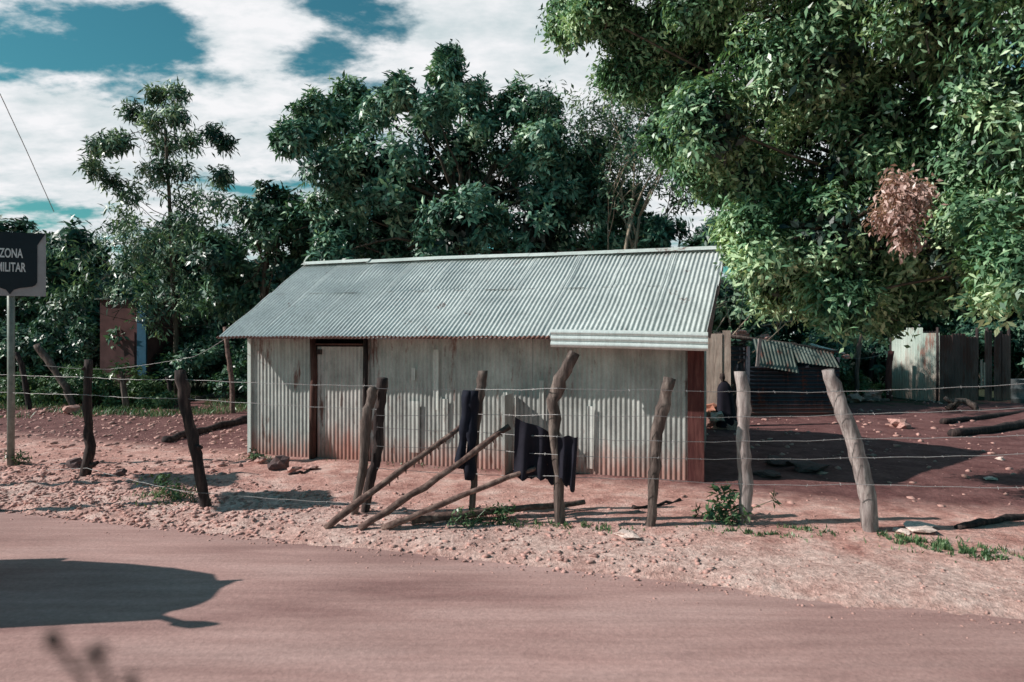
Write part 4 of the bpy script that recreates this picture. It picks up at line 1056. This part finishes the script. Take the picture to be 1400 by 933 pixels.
stalk(140, 925, .45, [(150, 935), (140, 915), (132, 905)], [((134, 903), (128, 882), .0085)], 'blurred stalk with a round black seed head at lower left')
stalk(190, 940, .48, [(190, 945), (183, 938), (180, 932)], [((180, 935), (176, 922), .0065)], 'blurred stalk barely entering the frame at the bottom')

# ------------------------------------------------------------------ sky, sun, camera
w = bpy.data.worlds.new('World'); sc.world = w; w.use_nodes = True
T = w.node_tree; T.nodes.clear(); N = T.nodes; Lk = T.links
SUN = Vector((3.0, .32, -2.2)).normalized()
el = math.asin(-SUN.z); az = math.atan2(-SUN.x, -SUN.y)
sky = N.new('ShaderNodeTexSky'); sky.sky_type = 'NISHITA'; sky.sun_disc = False; sky.sun_elevation = el; sky.sun_rotation = az; sky.air_density = 1.2; sky.dust_density = .6
def nm(op, a, b=0.0, c=None, clamp=False):
    m = N.new('ShaderNodeMath'); m.operation = op; m.use_clamp = clamp
    for s_, v_ in zip(m.inputs, (a, b, c)):
        if v_ is None: continue
        if isinstance(v_, bpy.types.NodeSocket): Lk.new(v_, s_)
        else: s_.default_value = v_
    return m.outputs[0]
tc = N.new('ShaderNodeTexCoord'); nv = N.new('ShaderNodeVectorMath'); nv.operation = 'NORMALIZE'; Lk.new(tc.outputs['Generated'], nv.inputs[0])
sx = N.new('ShaderNodeSeparateXYZ'); Lk.new(nv.outputs[0], sx.inputs[0])
zz_ = nm('ADD', nm('MAXIMUM', sx.outputs[2], 0.0), .22)
cb_ = N.new('ShaderNodeCombineXYZ'); Lk.new(nm('DIVIDE', sx.outputs[0], zz_), cb_.inputs[0]); Lk.new(nm('DIVIDE', sx.outputs[1], zz_), cb_.inputs[1])
def wn(scale, det, off, rough=.6, dist=.0):
    mp = N.new('ShaderNodeMapping'); mp.inputs['Location'].default_value = off; mp.inputs['Scale'].default_value = (1, 1.5, 1); Lk.new(cb_.outputs[0], mp.inputs[0])
    z = N.new('ShaderNodeTexNoise'); z.inputs['Scale'].default_value = scale; z.inputs['Detail'].default_value = det; z.inputs['Roughness'].default_value = rough; z.inputs['Distortion'].default_value = dist
    Lk.new(mp.outputs[0], z.inputs['Vector']); return z.outputs['Fac']
n1 = wn(1.9, 10, (3.1, 1.2, 0), .62, .25); n2 = wn(4.5, 8, (8, 2, 0), .6)
acc = nm('SUBTRACT', nm('ADD', nm('MULTIPLY', n1, 2.0), nm('MULTIPLY', n2, 1.25)), .99)
def bump(px, py, rad, amt):
    global acc
    d = Vector(((px - CX) / F, 1, (HY - py) / F)).normalized()
    ds = N.new('ShaderNodeVectorMath'); ds.operation = 'DISTANCE'; Lk.new(nv.outputs[0], ds.inputs[0]); ds.inputs[1].default_value = d
    v_ = nm('SUBTRACT', 1.0, nm('DIVIDE', ds.outputs['Value'], rad), clamp=True)
    acc = nm('ADD', acc, nm('MULTIPLY', nm('MULTIPLY', v_, v_), amt))
for b in [(110, 80, .30, -.12), (300, 300, .5, .14), (230, 60, .16, -.15), (450, 60, .16, -.24), (540, 40, .1, -.12), (420, 250, .18, -.12), (100, 230, .10, -.12), (60, 265, .12, -.1), (800, 90, .50, .42), (690, 40, .3, .25), (330, 150, .26, .28), (60, 215, .16, .30), (40, 165, .10, .1), (340, 5, .12, .42), (150, 310, .25, .1), (600, 130, .25, .15), (120, 195, .18, .22), (260, 190, .2, .2), (1000, 200, .4, .3)]: bump(*b)
# clouds thin out behind the viewer and overhead
back = nm('MULTIPLY', nm('SUBTRACT', .45, sx.outputs[1]), 1.0); back = nm('MAXIMUM', back, 0.0)
acc = nm('SUBTRACT', acc, back)
cr = N.new('ShaderNodeValToRGB'); cr.color_ramp.elements[0].position = .50; cr.color_ramp.elements[1].position = .86; cr.color_ramp.interpolation = 'EASE'; Lk.new(acc, cr.inputs[0])
cc = N.new('ShaderNodeValToRGB'); e = cc.color_ramp.elements; e[0].position = .3; e[0].color = (5.2, 6.3, 6.6, 1); e[1].position = .62; e[1].color = (9.3, 9.3, 9.5, 1); Lk.new(n2, cc.inputs[0])
tint = N.new('ShaderNodeMix'); tint.data_type = 'RGBA'; tint.blend_type = 'MULTIPLY'; tint.inputs[0].default_value = 1; Lk.new(sky.outputs[0], tint.inputs[6]); tint.inputs[7].default_value = (.26, .72, .66, 1)
mx = N.new('ShaderNodeMix'); mx.data_type = 'RGBA'; Lk.new(cr.outputs[0], mx.inputs[0]); Lk.new(tint.outputs[2], mx.inputs[6]); Lk.new(cc.outputs[0], mx.inputs[7])
bg = N.new('ShaderNodeBackground'); bg.inputs[1].default_value = .1; Lk.new(mx.outputs[2], bg.inputs[0])
wo = N.new('ShaderNodeOutputWorld'); Lk.new(bg.outputs[0], wo.inputs[0])

sl = bpy.data.lights.new('sun', 'SUN'); sl.energy = 5.0; sl.angle = R(.6); sl.color = (1, .95, .89)
so = bpy.data.objects.new('sun', sl); COL.objects.link(so); so.rotation_euler = SUN.to_track_quat('-Z', 'Y').to_euler(); so.location = (-20, 0, 20)

cam = bpy.data.cameras.new('camera'); co = bpy.data.objects.new('camera', cam); COL.objects.link(co)
co.location = (0, 0, H); co.rotation_euler = (R(90), 0, 0); cam.lens = 24.0; cam.sensor_width = 36; cam.shift_y = -.0032
cam.clip_end = 3000; cam.clip_start = .05
cam.dof.use_dof = True; cam.dof.focus_distance = 11.0; cam.dof.aperture_fstop = 1.6
sc.camera = co
sc.view_settings.view_transform = 'Standard'; sc.view_settings.look = 'None'; sc.view_settings.exposure = 0
